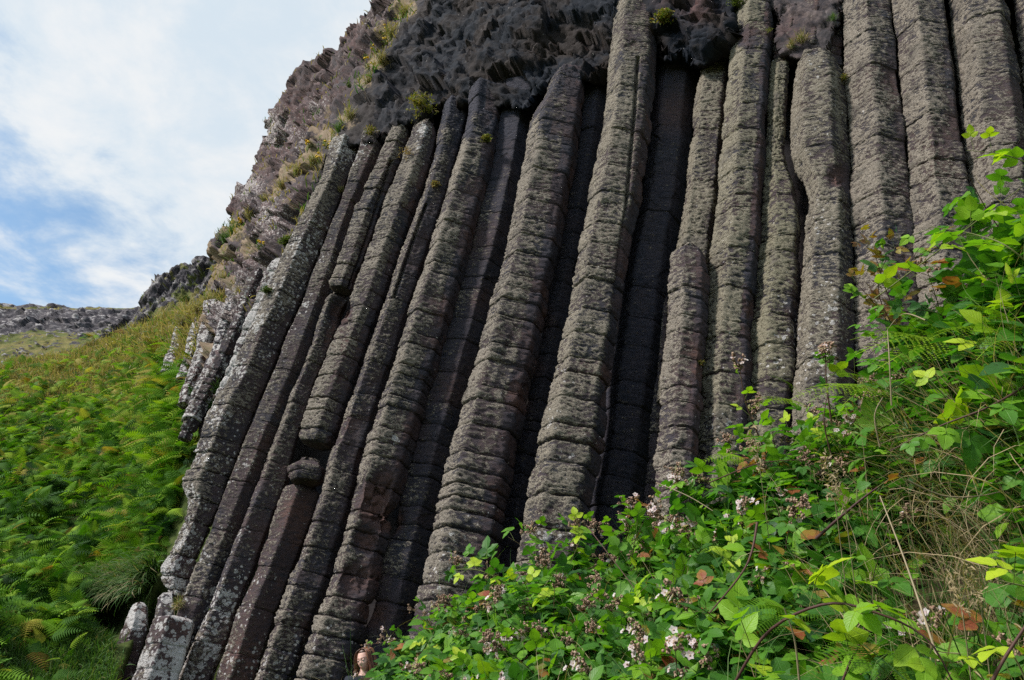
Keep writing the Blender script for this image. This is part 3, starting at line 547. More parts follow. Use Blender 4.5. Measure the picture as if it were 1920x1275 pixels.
# ------------------------------------------------------------------ the rock mass behind and above the columns
TOPS = [(560,380),(600,310),(625,285),(660,275),(720,268),(770,235),(800,222),(835,212),(880,196),(1000,200),(1030,165),(1100,148),(1145,138),(1200,60),(1240,105),(1310,122),(1370,90),(1385,30),(1450,20),(1465,110),(1560,100),(1585,20),(1600,-60),(2400,-60)]
SIL = [(-420,900),(-250,850),(-60,760),(0,728),(12,700),(60,655),(88,628),(105,600),(150,560),(175,540),(200,520),(230,500),(270,487),(330,460),(380,440),(430,425),(455,410),(480,400),(510,393),(560,372),(600,345),(640,312),(690,314),(730,345),(790,374),(900,376),(1100,345)]
SEAM = [(-250,880),(0,790),(60,742),(130,700),(200,655),(279,620),(329,606),(400,568),(585,483),(660,452),(730,421),(786,386),(856,365),(1100,300)]
GRASSY = [(765,20,28,.9),(735,70,24,.8),(710,120,26,1.),(690,165,26,.9),(655,225,26,1.),(625,262,22,.9),(590,300,30,.8),(548,330,26,.8),(525,360,24,.7),(440,430,22,1.),(475,470,20,.6),(560,395,16,.7),(420,525,22,.5),(395,560,22,.8),(365,570,26,.8),(340,600,22,.8),(1500,55,28,.55),(545,455,18,.9),(510,545,14,.6),(640,350,10,.5),(430,480,16,.7),(500,310,14,.4)]
REDDY = [(500,260,40,.9),(540,210,40,.8),(470,330,30,1.),(600,180,30,.5),(1310,20,30,.8),(1480,60,30,.7),(460,400,24,.6),(1250,20,20,.3),(660,60,30,.5)]
PALEY = [(505,240,40,.34),(470,350,30,.38),(600,200,24,.25),(650,270,20,.45),(560,260,30,.2),(700,50,30,.15),(430,570,50,.28),(520,420,50,.26),(380,640,60,.3),(480,520,40,.26),(1450,60,40,.05)]
def build_cliff():
    rows = np.r_[np.arange(-330, 640, 3.0), np.arange(640, 1350, 14.0)]
    nb = 26; sil = interp(SIL, rows); ncol = 560
    u = np.linspace(0, 1, ncol); PX = sil[:, None] + (2300 - sil[:, None]) * (u[None, :] ** 1.22); PY = rows[:, None] * np.ones((1, ncol))
    seam = interp(SEAM, rows)[:, None]; d = np.clip(seam - PX, 0, None)
    tops = interp(TOPS, PX, ext=False); tops = tops + (14 * fbm(np.stack([PX.ravel() * .022, 0 * PX.ravel(), 0 * PX.ravel()], 1), 1.0, 3, 91)).reshape(PX.shape) * (PX > 700); above = smooth(tops + 14 - PY, 0, 18)
    hgt = np.clip(tops - PY, 0, 400)
    dep = wall_depth(PX, PY)
    right = smooth(PX, 1420, 1480)
    band = .26 + .30 * np.clip(hgt / 120, 0, 1) * (1 - .8 * right) * smooth(PX, 700, 860) + .10 * smooth(PX, 780, 860) * (1 - right)   # bulges forward over the column heads
    off = -1.15 + (1.15 + band) * above
    off = np.where(d > 0, -(.15 + .0)  * np.ones_like(off) * 1.0, off)
    blend = smooth(seam + 12 - PX, 0, 30)
    below = smooth(rows[:, None], 250, 330) * (1 - blend)                                    # behind the columns
    o2 = (-1.15 + (1.15 + band) * above) * (1 - blend) + (-.55) * blend
    o2 = np.where((PX < seam + 20) & (rows[:, None] < 270), np.maximum(o2, -.35), o2)
    dep = dep - o2
    kk = d / 150.0; dep = dep * (1 + .42 * kk ** 1.15 * smooth(rows, -100, 250)[:, None] + .22 * kk ** 1.1 * (1 - smooth(rows, -100, 250)[:, None]))
    P = at(PX, PY, dep)
    # the mass turns back behind its outline
    P_s = P[:, :1]; rs = ray(PX[:, 0], PY[:, 0]); rs = rs / np.linalg.norm(rs, axis=1, keepdims=True)
    k = (np.linspace(1, 0, nb, endpoint=False) ** 1.6 * 14.0)[None, :, None]
    kb = k
    back = P_s + rs[:, None] * kb + np.array([.35, 0.0, -.12]) * kb ** 1.05
    P = np.concatenate([back, P], 1); pxa = np.concatenate([np.repeat(PX[:, :1], nb, 1), PX], 1); pya = np.concatenate([np.repeat(PY[:, :1], nb, 1), PY], 1)
    nr, nc = P.shape[:2]; F = P.reshape(-1, 3); nrm = grid_normals(P).reshape(-1, 3)
    if (nrm @ (-FWD)).mean() < 0: nrm = -nrm
    px = pxa.ravel(); py = pya.ravel(); se = interp(SEAM, py); to = interp(TOPS, px, ext=False)
    leftm = smooth(se + 10 - px, 0, 40); abv = smooth(to + 10 - py, 0, 20)
    Q = F @ np.stack([HH, WN, AXIS], 1)
    warp = .12 * np.stack([pn(Q, 3, s) for s in (1, 2, 3)], 1)
    fa, ea = facets(Q + warp * .6, (.95, .95, .95), 2); fb, eb = facets(Q + warp * .6, (3.8, 3.8, 4.4), 5); fc, ec = facets(Q + warp * .3, (10, 10, 11), 6)
    fb_ = fbm(Q, 5.0, 4, 40)
    bil = 1 - 2 * np.abs(fbm(Q + warp * 1.5, (1.7, 1.7, 1.5), 4, 81, .55)); lump = .19 * bil + .15 * fbm(Q + warp, (3.2, 3.2, 2.6), 4, 85) + .06 * fa; SK_ = Q + warp * .35; SK_[:, 0] += .5 * Q[:, 2]; fd, ed = facets(SK_, (1.5, 1.5, .95), 12, 1.0); fe, ee = facets(SK_, (3.8, 3.8, 2.6), 14, 1.0); ff, ef = facets(SK_, (9, 9, 7), 16, 1.0); lump = .10 * fbm(Q, (.8, .8, .7), 2, 85) + .17 * fd + .075 * fe + .030 * ff; rug = lump * (1 - leftm) + leftm * (.34 * fa + .11 * fb + .05 * fc + .03 * fb_ - .06 * (1 - eb) - .03 * (1 - ec))
    ledge = smooth(px, 1430, 1470) * smooth(1600 - px, 0, 30)
    amp = .15 + .95 * np.maximum(abv, leftm); amp = amp * (1 - .55 * ledge); amp = np.where(px > 1600, .5, amp)
    ovh = .04 * np.exp(-((to - 26 - py) / 22.0) ** 2) * smooth(px, 800, 880) * (1 - smooth(px, 1350, 1400)) * abv
    gr = fieldsum(px, py, GRASSY); streak = .45 * pn(Q, (1.2, 1.2, .5), 50) + .3 * pn(Q, 3, 52)
    top_edge = np.exp(-((px - interp(SIL, py)) / 14.0) ** 2)
    grs = np.clip(gr * leftm * 1.05 + gr * (1 - leftm) * .6 + leftm * (.12 + streak * .6) , 0, 1.2) * smooth(px, 380, 410 + 0 * px) + (px < 410) * leftm * .5
    amp = amp * (1 - .55 * np.clip(gr, 0, 1)) * (1 - .40 * np.exp(-((px - interp(SIL, py)) / 30.0) ** 2))
    F = F + nrm * (rug * amp * .95 + ovh)[:, None] + (AXIS * (fb * .012 * amp)[:, None]) + HH * (fc * .01 * amp + fb * .015 * amp)[:, None]
    red = 1.1 * fieldsum(px, py, REDDY) + .42 * leftm + .35 * (pn(Q, 1.1, 60) > .18) * leftm
    wh = fieldsum(px, py, PALEY) * leftm * 1.25 + .12 * leftm + .02
    pal = np.clip(leftm * .85 + .9 * ledge + .5 * (px > 1580) + .16 * smooth(900 - px, 0, 200), 0, 1)
    o = mesh('cliff', F, grid_faces(nr, nc), M_CLIFF, {'grs': grs, 'red': np.clip(red, 0, 1), 'wht': wh, 'pale': pal}, smooth_=False)
    tag(o, kind='structure', label='dark rugged rock mass over the basalt columns'); 
    return F.reshape(nr, nc, 3), nb
CL, CNB = build_cliff()

# ------------------------------------------------------------------ plants: small shapes used again and again
def leaf_template(L=8, W=4, width=.80, serr=.06, arch=.16, fold=.16, tipn=1.0):
    us = np.linspace(0, 1, L + 1); v = []; lu = []; lv = []
    for i, u in enumerate(us):
        ww = .5 * width * (math.sin(math.pi * u ** .78) ** .8 if 0 < u < 1 else 0.0) * (1 - .25 * u * tipn)
        if 0 < i < L: ww *= 1 + serr * (1 if i % 2 else -1)
        for j in range(W + 1):
            a = 2 * j / W - 1
            v.append((u, a * ww, -arch * (u ** 2) + fold * abs(a) * ww - .04 * math.sin(u * 17) * abs(a) * .3)); lu.append(u); lv.append(a)
    return np.array(v), grid_faces(L + 1, W + 1), np.array(lu), np.array(lv)
LEAF = leaf_template(); LEAF_S = leaf_template(5, 2, .66, .0)
def frond_template(npair=12, nseg=4, droop=.35, wid=.36, zig=.35):
    v = []; f = []
    def q(a, b, c_, d): k = len(v); v.extend([a, b, c_, d]); f.append((k, k + 1, k + 2, k + 3))
    zc = lambda x: .10 * math.sin(x * 2.2) - droop * x * x
    for i in range(6):
        a, b = i / 6, (i + 1) / 6; w_ = .008
        q((a, -w_, zc(a)), (b, -w_, zc(b)), (b, w_, zc(b)), (a, w_, zc(a)))
    for k in range(npair):
        x = .14 + .84 * k / npair; Lp = wid * (1 - (k / npair)) ** .75 * (1.0 if k else .8) + .02; pw = .84 / npair * .46
        for sgn in (-1, 1):
            for s_ in range(nseg):
                t0, t1 = s_ / nseg, (s_ + 1) / nseg
                def pt(t, side, z_=0):
                    wd = pw * (1 - t) ** .6 * side
                    return (x + .30 * Lp * t + wd, sgn * Lp * t, zc(x) - .22 * Lp * t * t + .01 * z_)
                g = zig
                a = pt(t0, -1 + g); b = pt(t1, -1 - g * .4 if s_ < nseg - 1 else -.05); c2 = pt(t1, 1 + g * .2 if s_ < nseg - 1 else .05); d = pt(t0, 1 - g)
                q(a, b, c2, d)
    return np.array(v), np.array(f)
def fern_detail_template(npair=15, npin=9, droop=.30, wid=.34):
    v = []; f = []; zc = lambda x: .12 * math.sin(x * 2.4) - droop * x * x
    def q(*p): k = len(v); v.extend(p); f.append((k, k + 1, k + 2, k + 3))
    for i in range(8):
        a, b = i / 8, (i + 1) / 8; w_ = .007 * (1 - .6 * a)
        q((a, -w_, zc(a)), (b, -w_, zc(b)), (b, w_, zc(b)), (a, w_, zc(a)))
    for k in range(npair):
        x = .16 + .82 * k / npair; Lp = wid * (1 - k / npair) ** .8 + .015
        for sgn in (-1, 1):
            for m in range(npin):
                t = (m + .5) / npin; cx = x + .28 * Lp * t; cy = sgn * Lp * t; cz = zc(x) - .25 * Lp * t * t; l = .030 * (1 - t) ** .6 * (Lp / wid) ** .5 + .004; h = .42 * Lp / npin
                for s2 in (-1, 1):
                    q((cx, cy - h * sgn, cz), (cx + s2 * l, cy - h * .2 * sgn, cz - .004), (cx + s2 * l * .95, cy + h * .7 * sgn, cz - .004), (cx, cy + h * sgn, cz))
    return np.array(v), np.array(f)
def blade_template(bend, n=6, w=.012):
    v = []
    for i in range(n + 1):
        t = i / n; a = bend * t; x = (1 - math.cos(a)) / max(bend, 1e-3) if bend > 1e-3 else 0; z = math.sin(a) / bend if bend > 1e-3 else t
        ww = w * (1 - t ** 1.6) + .0008
        v += [(x, -ww, z), (x, ww, z)]
    return np.array(v), grid_faces(n + 1, 2)
BLADES = [blade_template(b) for b in (.4, .9, 1.4, 1.9, 2.5)]
def rand_frames(n, updir, spread, rs, lift=0.0):
    """x axis random around updir's plane, z axis near updir"""
    up = np.asarray(updir, float) * np.ones((n, 3)) + rs.normal(size=(n, 3)) * spread; up /= np.linalg.norm(up, axis=1, keepdims=True)
    x = rs.normal(size=(n, 3)); x -= up * (x * up).sum(1, keepdims=True); x /= np.linalg.norm(x, axis=1, keepdims=True); x = x + up * lift
    return frames(x, up)

M_BRACKEN = plant_material('bracken', [(0, (0.010, 0.042, 0.006)), (.35, (0.045, 0.130, 0.008)), (.65, (0.140, 0.280, 0.012)), (.88, (0.26, 0.38, 0.025)), (1, (0.34, 0.28, 0.06))], .30, .7, .12)
M_GRASS = plant_material('long_grass', [(0, (0.02, 0.06, 0.012)), (.45, (0.06, 0.14, 0.03)), (.7, (0.12, 0.19, 0.045)), (.8, (0.28, 0.21, 0.11)), (1, (0.40, 0.30, 0.19))], .25, .6, .25)
M_LEAF = plant_material('bramble_leaf', [(0, (0.016, 0.070, 0.016)), (.4, (0.065, 0.19, 0.016)), (.75, (0.19, 0.36, 0.018)), (1, (0.38, 0.48, 0.025))], .35, .48, .3, vein=True)
M_STEM = plant_material('bramble_stem', [(0, (0.05, 0.018, 0.016)), (.5, (0.10, 0.05, 0.035)), (.75, (0.11, 0.14, 0.03)), (1, (0.30, 0.22, 0.15))], 0, .6, .3)
M_PETAL = plant_material('petal', [(0, (0.50, 0.36, 0.40)), (1, (0.66, 0.60, 0.62))], .3, .6, .2)
M_SEED = plant_material('seed_head', [(0, (0.06, 0.035, 0.025)), (.5, (0.26, 0.155, 0.11)), (1, (0.46, 0.33, 0.24))], 0, .8, .2)
M_HERB = plant_material('cliff_herb', [(0, (0.06, 0.10, 0.02)), (.4, (0.14, 0.17, 0.03)), (.7, (0.24, 0.20, 0.05)), (1, (0.34, 0.17, 0.08))], .2, .7, .2)
M_YELLOW = plant_material('ragwort_yellow', [(0, (0.75, 0.42, 0.01)), (1, (0.85, 0.58, 0.02))], .1, .6, .2)

# ------------------------------------------------------------------ ground
def ground_height(X, Y):
    r = np.hypot(X, Y)
    h = .058 * np.clip(Y, 0, 14) + 0.0 * X + .0
    h = h - .25 * np.clip(-Y, 0, 40) * .3
    h = h + 1.2 * smooth(-X, 3.5, 9) * smooth(Y, 5, 9) * .5
    return h
def build_ground():
    a = np.r_[-1500, -600, -250, -120, -60, np.linspace(-32, 32, 130), 60, 120, 250, 600, 1500]
    b = np.r_[-1500, -600, -200, -60, np.linspace(-20, 40, 120), 70, 130, 300, 700, 1500]
    X, Y = np.meshgrid(a, b); Z = ground_height(X, Y); P = np.stack([X, Y, Z], -1)
    Z += .05 * fbm(P.reshape(-1, 3), .9, 4, 3).reshape(Z.shape); P[..., 2] = Z
    tag(mesh('ground', P.reshape(-1, 3), grid_faces(*Z.shape), M_TURF), kind='structure')
build_ground()

# ------------------------------------------------------------------ fern bank on the left
CREST = [(-900,770),(-600,755),(-200,715),(0,690),(80,676),(150,656),(200,640),(250,622),(300,606),(340,592),(380,578),(430,560),(520,560)]
BY0 = [(-900,7.0),(0,7.4),(200,8.4),(300,9.0),(380,9.5),(520,9.8)]; BYC = [(-900,24),(0,26),(200,24),(300,19),(350,16.5),(400,15.5),(520,15)]
def bank_point(px, v):
    """v 0 at the foot of the bank (below the picture), 1 on its crest"""
    px = np.asarray(px, float); v = np.asarray(v, float)
    cy = interp(CREST, px); y0 = 1480.0; py = y0 + (cy - y0) * v
    a = interp(BY0, px, ext=False); b = interp(BYC, px, ext=False); Yw = a * (b / a) ** (v ** 1.25)
    r = ray(px, py); D = Yw / r[..., 1]
    e = interp([(560,312),(600,302),(680,345),(720,372),(800,374),(860,352),(930,338),(1040,308),(1100,285),(1275,215),(1500,120)], py, ext=False)
    wd = wall_depth(px, py) / 1.0; far = np.maximum(D, wd + .9); f_ = smooth(px, e + 4, e + 30); D = D * (1 - f_) + far * f_
    D = D + 1.1 * np.exp(-((px - 205) / 34) ** 2 - ((py - 1168) / 34) ** 2)
    return EYE + r * D[..., None]
def build_bank():
    pxs = np.linspace(-900, 520, 190); vs = np.linspace(0, 1, 170)
    PX, V = np.meshgrid(pxs, vs); P = bank_point(PX, V)
    back = [P[-1] + np.array([0, k, -.28 * k + .0]) for k in (1, 3, 6, 10, 16, 30)]
    front = [P[0] + np.array([0, -k, -.9 * k]) for k in (3.0, 1.5, .7)]
    P = np.concatenate([np.array(front), P, np.array(back)], 0)
    n = fbm(P.reshape(-1, 3), .55, 4, 12).reshape(P.shape[:2]); P[..., 2] += n * .22
    tag(mesh('hillside', P.reshape(-1, 3), grid_faces(*P.shape[:2]), M_TURF), kind='structure')
build_bank()
def bracken():
    rs = np.random.RandomState(21); I = Inst()
    T1 = frond_template(12, 4, .40); T2 = frond_template(11, 4, .22, .40); T3 = frond_template(9, 3, .55, .32)
    n = 31000
    px = rs.uniform(-260, 430, n); v = rs.uniform(.10, 1.0, n) ** .92
    P = bank_point(px, v); ppx, ppy = project(P)
    # no ferns where the lower grass and the hollow are
    low = (ppy > 1205 + 18 * np.sin(ppx / 60)) & (ppx > -50)
    hol = ((ppx - 225) ** 2 / 62 ** 2 + (ppy - 1150) ** 2 / 62 ** 2) < 1
    edge = ppx > interp([(560,310),(600,300),(680,345),(720,372),(800,372),(860,350),(930,337),(1030,308),(1075,285),(1105,205),(1180,150),(1275,130)], ppy, ext=False)
    top = (v > .955) & (rs.uniform(size=n) < .8) | ((v > .88) & (rs.uniform(size=n) < .55))
    keep = ~(low | hol | edge | top) | (low & (rs.uniform(size=n) < .05) & ~edge)
    P = P[keep]; v = v[keep]; n = len(P); ppy = ppy[keep]; ppx = ppx[keep]
    cl = fbm(P, .7, 3, 33); cl2 = fbm(P, 2.2, 3, 37)
    slope_out = np.array([.1, -.62, .78]); M = rand_frames(n, slope_out, .42, rs, .3)
    # favour fronds that lean down the slope
    fl = (M[:, :, 0] @ np.array([.25, -.8, -.1])) < 0; fl &= rs.uniform(size=n) < .55; M[fl, :, 0] *= -1; M[fl, :, 1] *= -1
    sc_ = (.22 + .25 * rs.uniform(size=n) + .10 * np.clip(cl, -1, 1)) * (1 + .25 * (v > .6)); M = M * sc_[:, None, None]
    P = P + np.array([0, 0, 1.0]) * (.05 + .36 * rs.uniform(size=n)[:, None] ** 1.5 + .55 * cl[:, None]) + np.array([0, -.12, 0])
    var = np.clip(.44 + .46 * cl2 + rs.normal(size=n) * .20 + .18 * smooth(ppy, 980, 700), 0, 1)
    aut = np.clip((rs.uniform(size=n) < (.02 + .16 * (cl2 > .35) + .16 * smooth(ppy, 800, 640))) * rs.uniform(.2, .6, n), 0, 1)
    k = rs.randint(0, 3, n)
    for j, T in enumerate((T1, T2, T3)):
        m = k == j; I.add(T[0], T[1], M[m], P[m], {'var': var[m], 'aut': aut[m]})
    tag(I.build('bracken', M_BRACKEN), 'dense green bracken with browning tips covering the left bank', kind='stuff')
bracken()
def grass_at(I, P, up, h, var, rs, wide=1.0, lean=None, spread=.35):
    n = len(P); z = np.asarray(up, float) * np.ones((n, 3)) + rs.normal(size=(n, 3)) * spread; z /= np.linalg.norm(z, axis=1, keepdims=True)
    x = rs.normal(size=(n, 3)) + (0 if lean is None else np.asarray(lean) * 1.6); x -= z * (x * z).sum(1, keepdims=True); x /= np.linalg.norm(x, axis=1, keepdims=True)
    y = np.cross(z, x); M = np.stack([x * h[:, None], y * (np.asarray(wide) * np.ones(n))[:, None], z * h[:, None]], -1)
    k = rs.randint(0, len(BLADES), n)
    for j, T in enumerate(BLADES):
        m = k == j
        if m.any(): I.add(T[0], T[1], M[m], P[m], {'var': var[m]})
def bank_grass():
    rs = np.random.RandomState(5); I = Inst()
    # crest grass, dry and pale
    n = 34000; px = rs.uniform(-150, 420, n); v = 1 - np.abs(rs.normal(size=n)) * .07 - .0; v = np.clip(v, .6, 1.0); P = bank_point(px, v)
    P[:, 2] += fbm(P, .55, 4, 12) * .22 - .05
    grass_at(I, P, (0, -.1, 1), rs.uniform(.25, .6, n), np.clip(rs.normal(.85, .13, n), .3, 1), rs, 1.5, (.6, -.4, 0))
    # green turf at the foot
    n = 26000; px = rs.uniform(-150, 300, n); v = rs.uniform(.12, .42, n); P = bank_point(px, v); a, b = project(P)
    m = (b > 1190) & (a < 208) | (rs.uniform(size=n) < .06); P = P[m]; n = len(P); P[:, 2] += fbm(P, .55, 4, 12) * .22 - .02
    grass_at(I, P, (0, -.3, 1), rs.uniform(.10, .28, n), np.clip(rs.normal(.52, .12, n), .1, .95), rs, .7, (.3, -.5, 0))
    # tussock hanging over the dark hollow
    n = 5200; px = rs.uniform(165, 312, n); py_ = 1120 - (px - 165) * .30 + rs.normal(size=n) * 12
    cy = interp(CREST, px); v = (1480 - py_) / (1480 - cy); P = bank_point(px, v) + np.array([0, -.35, .0])
    grass_at(I, P, (-.2, -.9, .42), rs.uniform(.22, .48, n), np.clip(rs.normal(.56, .16, n), .1, .9), rs, .8, (-.5, -.6, -1.2), .25)
    tag(I.build('grass', M_GRASS), 'dry crest grass, a hanging tussock and short turf on the left bank', kind='stuff')
bank_grass()

# ------------------------------------------------------------------ bramble bank on the right
RC = [(520,1330,4.2),(640,1290,3.9),(700,1262,3.8),(880,1120,3.6),(1000,1095,3.45),(1150,1080,3.3),(1240,1045,3.2),(1330,965,3.1),(1450,870,3.0),(1600,815,2.9),(1680,735,2.75),(1750,640,2.6),(1920,440,2.3),(2250,150,2.0),(2700,-50,1.8)]
RB = [(520,1400,4.0),(640,1400,3.6),(1000,1400,2.1),(1400,1400,1.55),(1920,1400,1.15),(2250,1400,.95),(2700,1400,.8)]
def rbank(s, t):
    """s: pixel column along the crest; t: 0 at the foot, 1 on the crest"""
    s = np.asarray(s, float); t = np.asarray(t, float)
    cy = interp([(a, b) for a, b, c_ in RC], s); cd = interp([(a, c_) for a, b, c_ in RC], s); bd = interp([(a, c_) for a, b, c_ in RB], s)
    A = at(s, cy, cd); Bm = at(s, 1400 * np.ones_like(s), bd); e = t[..., None]
    P = Bm + (A - Bm) * e
    px, py = project(P)
    push = .62 * np.exp(-((px - 1790) / 150) ** 2 - ((py - 1010) / 150) ** 2) + .05
    r = P - EYE; r = r / np.linalg.norm(r, axis=-1, keepdims=True)
    return P + r * push[..., None]
def build_rbank():
    s = np.linspace(520, 2700, 180); t = np.linspace(0, 1, 90); S, T = np.meshgrid(s, t); P = rbank(S, T)
    front = [np.stack([P[0, :, 0], P[0, :, 1] - d, np.maximum(P[0, :, 2] - dz, -.3)], -1) for d, dz in ((.8, 3.0), (.4, 1.1), (.15, .4))]
    back = []
    for d, dz in ((.25, .0), (.6, .25), (1.2, .9), (2.2, 2.2), (3.4, 4.5), (4.5, 7)):
        q = P[-1] + np.array([-.2, 1, 0]) * d; q[:, 2] = np.maximum(q[:, 2] - dz, .25); back.append(q)
    P = np.concatenate([np.array(front), P, np.array(back)], 0)
    n = fbm(P.reshape(-1, 3), 2.2, 4, 15).reshape(P.shape[:2]); P[..., 1] += n * .05; P[..., 2] += n * .04
    tag(mesh('earth_bank', P.reshape(-1, 3), grid_faces(*P.shape[:2]), M_SOIL), kind='structure')
build_rbank()

def bez(p0, p1, p2, n): t = np.linspace(0, 1, n)[:, None]; return (1 - t) ** 2 * p0 + 2 * t * (1 - t) * p1 + t ** 2 * p2
def trifoliate(I, tip_base, direction, up, size, var, aut, rs, five=False, stems=None):
    """one compound leaf: petiole, end leaflet and side leaflets"""
    d = direction / np.linalg.norm(direction); up = up / np.linalg.norm(up); side = np.cross(up, d); side /= np.linalg.norm(side); up = np.cross(d, side)
    dirs = [(0, 1.0, .28)] + [(sg * 1.15, .86, .02) for sg in (-1, 1)] + ([(sg * 1.9, .62, 0) for sg in (-1, 1)] if five else [])
    M = []; T = []; 
    for ang, s_, fw in dirs:
        x = d * math.cos(ang) + side * math.sin(ang) + up * rs.uniform(-.25, .12); z = up + rs.normal(size=3) * .22
        M.append(frames(x[None], z[None])[0] * size * s_ * rs.uniform(.9, 1.1)); T.append(tip_base + d * size * fw)
    n = len(T); M = np.array(M)
    I.add(LEAF[0], LEAF[1], M, np.array(T), {'var': np.clip(var + rs.normal(size=n) * .04, 0, 1), 'aut': np.clip(aut + 0 * rs.normal(size=n), 0, 1)}, {'lu': LEAF[2], 'lv': LEAF[3]})
    if stems is not None: stems.add(*tube([tip_base, tip_base + d * size * .3], size * .015, 3), var=.75, aut=0)
PET = leaf_template(3, 2, .8, 0, .1, .2, -.5)
def ball(r, c0=(0, 0, 0), n=6, m=5):
    a = np.linspace(0, math.pi, m + 1)[:, None]; b = np.linspace(0, 2 * math.pi, n, endpoint=False)[None]
    P = np.stack([r * np.sin(a) * np.cos(b), r * np.sin(a) * np.sin(b), r * np.cos(a) + 0 * b], -1) + np.array(c0); return P.reshape(-1, 3), grid_faces(m + 1, n, True)
BALL = ball(1.0, n=6, m=4)
def flower_cluster(pet, seed, stems, base, d, size, nflow, nseed, rs):
    up = np.array([0, 0, 1.0])
    size = size * 1.15
    for k in range(nflow + nseed):
        o_ = d * size * (.4 + rs.uniform(0, 1.0)) + rs.normal(size=3) * size * .42; c_ = base + o_
        stems.add(*tube([base, base + o_ * .6 + up * .002, c_], [.0012, .001, .0008], 3), var=.55, aut=0)
        ax = d + rs.normal(size=3) * .6 + np.array([0, -.6, .3]); ax /= np.linalg.norm(ax)
        if k < nflow:
            side = np.cross(ax, [.3, .1, .9]); side /= np.linalg.norm(side); s2 = np.cross(ax, side); r_ = rs.uniform(.011, .016)
            M = []
            for p in range(5):
                a = p * 2 * math.pi / 5 + rs.uniform(-.1, .1); x = side * math.cos(a) + s2 * math.sin(a) + ax * .35; M.append(frames(x[None], ax[None])[0] * r_)
            pet.add(PET[0], PET[1], np.array(M), np.tile(c_, (5, 1)), {'var': rs.uniform(0, 1, 5), 'aut': np.zeros(5)})
            seed.add(BALL[0], BALL[1], np.array([np.eye(3) * .003]), (c_ + ax * .002)[None], {'var': np.array([.9]), 'aut': np.zeros(1)})
        else:
            nb = rs.randint(4, 8); r_ = rs.uniform(.0032, .0055)
            seed.add(BALL[0], BALL[1], np.tile(np.eye(3) * r_, (nb, 1, 1)), c_ + rs.normal(size=(nb, 3)) * r_ * .9, {'var': rs.uniform(.1, .9, nb), 'aut': np.zeros(nb)})
            M = []
            for p in range(5):
                x = rs.normal(size=3) - ax; M.append(frames(x[None], ax[None])[0] * r_ * 2.6)
            seed.add(PET[0] * np.array([1, .6, 1]), PET[1], np.array(M), np.tile(c_, (5, 1)), {'var': rs.uniform(.5, 1, 5), 'aut': np.zeros(5)})
def make_spray(label, group, path, leaf_size, nleaf, var, aut, rs, flowers=0, seeds=0, stem_r=.004, stem_var=.3, bare=.0, five=.25, origin=None, name='bramble_spray', side_clusters=0, face=(0, -.5, 1)):
    path = np.asarray(path, float); org = path[0] if origin is None else origin
    e = empty(name, tuple(org)); tag(e, label, 'bramble', group)
    St = Geo(); I = Inst(); n = len(path); rad = np.linspace(stem_r, stem_r * .35, n); v_, f_ = tube(path, rad, 6); St.add(v_, f_, var=stem_var, aut=0)
    T = np.gradient(path, axis=0); T /= np.linalg.norm(T, axis=1, keepdims=True)
    for k in range(nleaf):
        u = bare + (1 - bare) * (k + .5 + rs.uniform(-.3, .3)) / nleaf; i = min(n - 1, max(0, int(u * (n - 1)))); p = path[i]; t = T[i]
        out = rs.normal(size=3); out -= t * (out @ t); out /= np.linalg.norm(out); d = t * .5 + out * .8 + np.array([0, -.35, .12]); d /= np.linalg.norm(d)
        pl = leaf_size * rs.uniform(.5, 1.2); b = p + d * pl + np.array([0, 0, .01]); St.add(*tube([p, p + d * pl * .5 + np.array([0, 0, .006]), b], stem_r * .28, 3), var=.75, aut=0)
        s_ = leaf_size * (1 - .45 * max(0, u - .6) / .4) * rs.uniform(.75, 1.15)
        dd = d + np.array([0, -.1, -.15]) + rs.normal(size=3) * .15
        trifoliate(I, b, dd, np.array(face) + rs.normal(size=3) * .32, s_, np.clip(var + rs.normal() * .13 + .2 * max(0, u - .7), 0, 1), aut if rs.uniform() < .8 * aut + .012 else 0, rs, rs.uniform() < five, St)
    St.build('stem', M_STEM, e, tuple(org)); I.build('leaves', M_LEAF, e, tuple(org))
    if flowers or seeds:
        tips = [(path[-1], T[-1], flowers, seeds)]
        for _ in range(side_clusters):
            i = rs.randint(n // 2, n - 1); tips.append((path[i], T[i] + rs.normal(size=3) * .6 + np.array([0, -.4, .6]), max(1, flowers // 2) if flowers else 0, max(2, seeds // 2)))
        for (b, t, nf, ns_) in tips:
            pet = Inst(); sd = Inst(); sg = Geo(); t = t / np.linalg.norm(t); flower_cluster(pet, sd, sg, b, t, .035, nf, ns_, rs)
            c_ = sd.build('flower_cluster', M_SEED, e, tuple(org))
            sg.build('stalk', M_STEM, c_, tuple(org))
            if nf: pet.build('petals', M_PETAL, c_, tuple(org))
    return e
def copy_tree(o, parent=None):
    c_ = o.copy(); COL.objects.link(c_); c_.parent = parent
    for ch in o.children: copy_tree(ch, c_)
    return c_
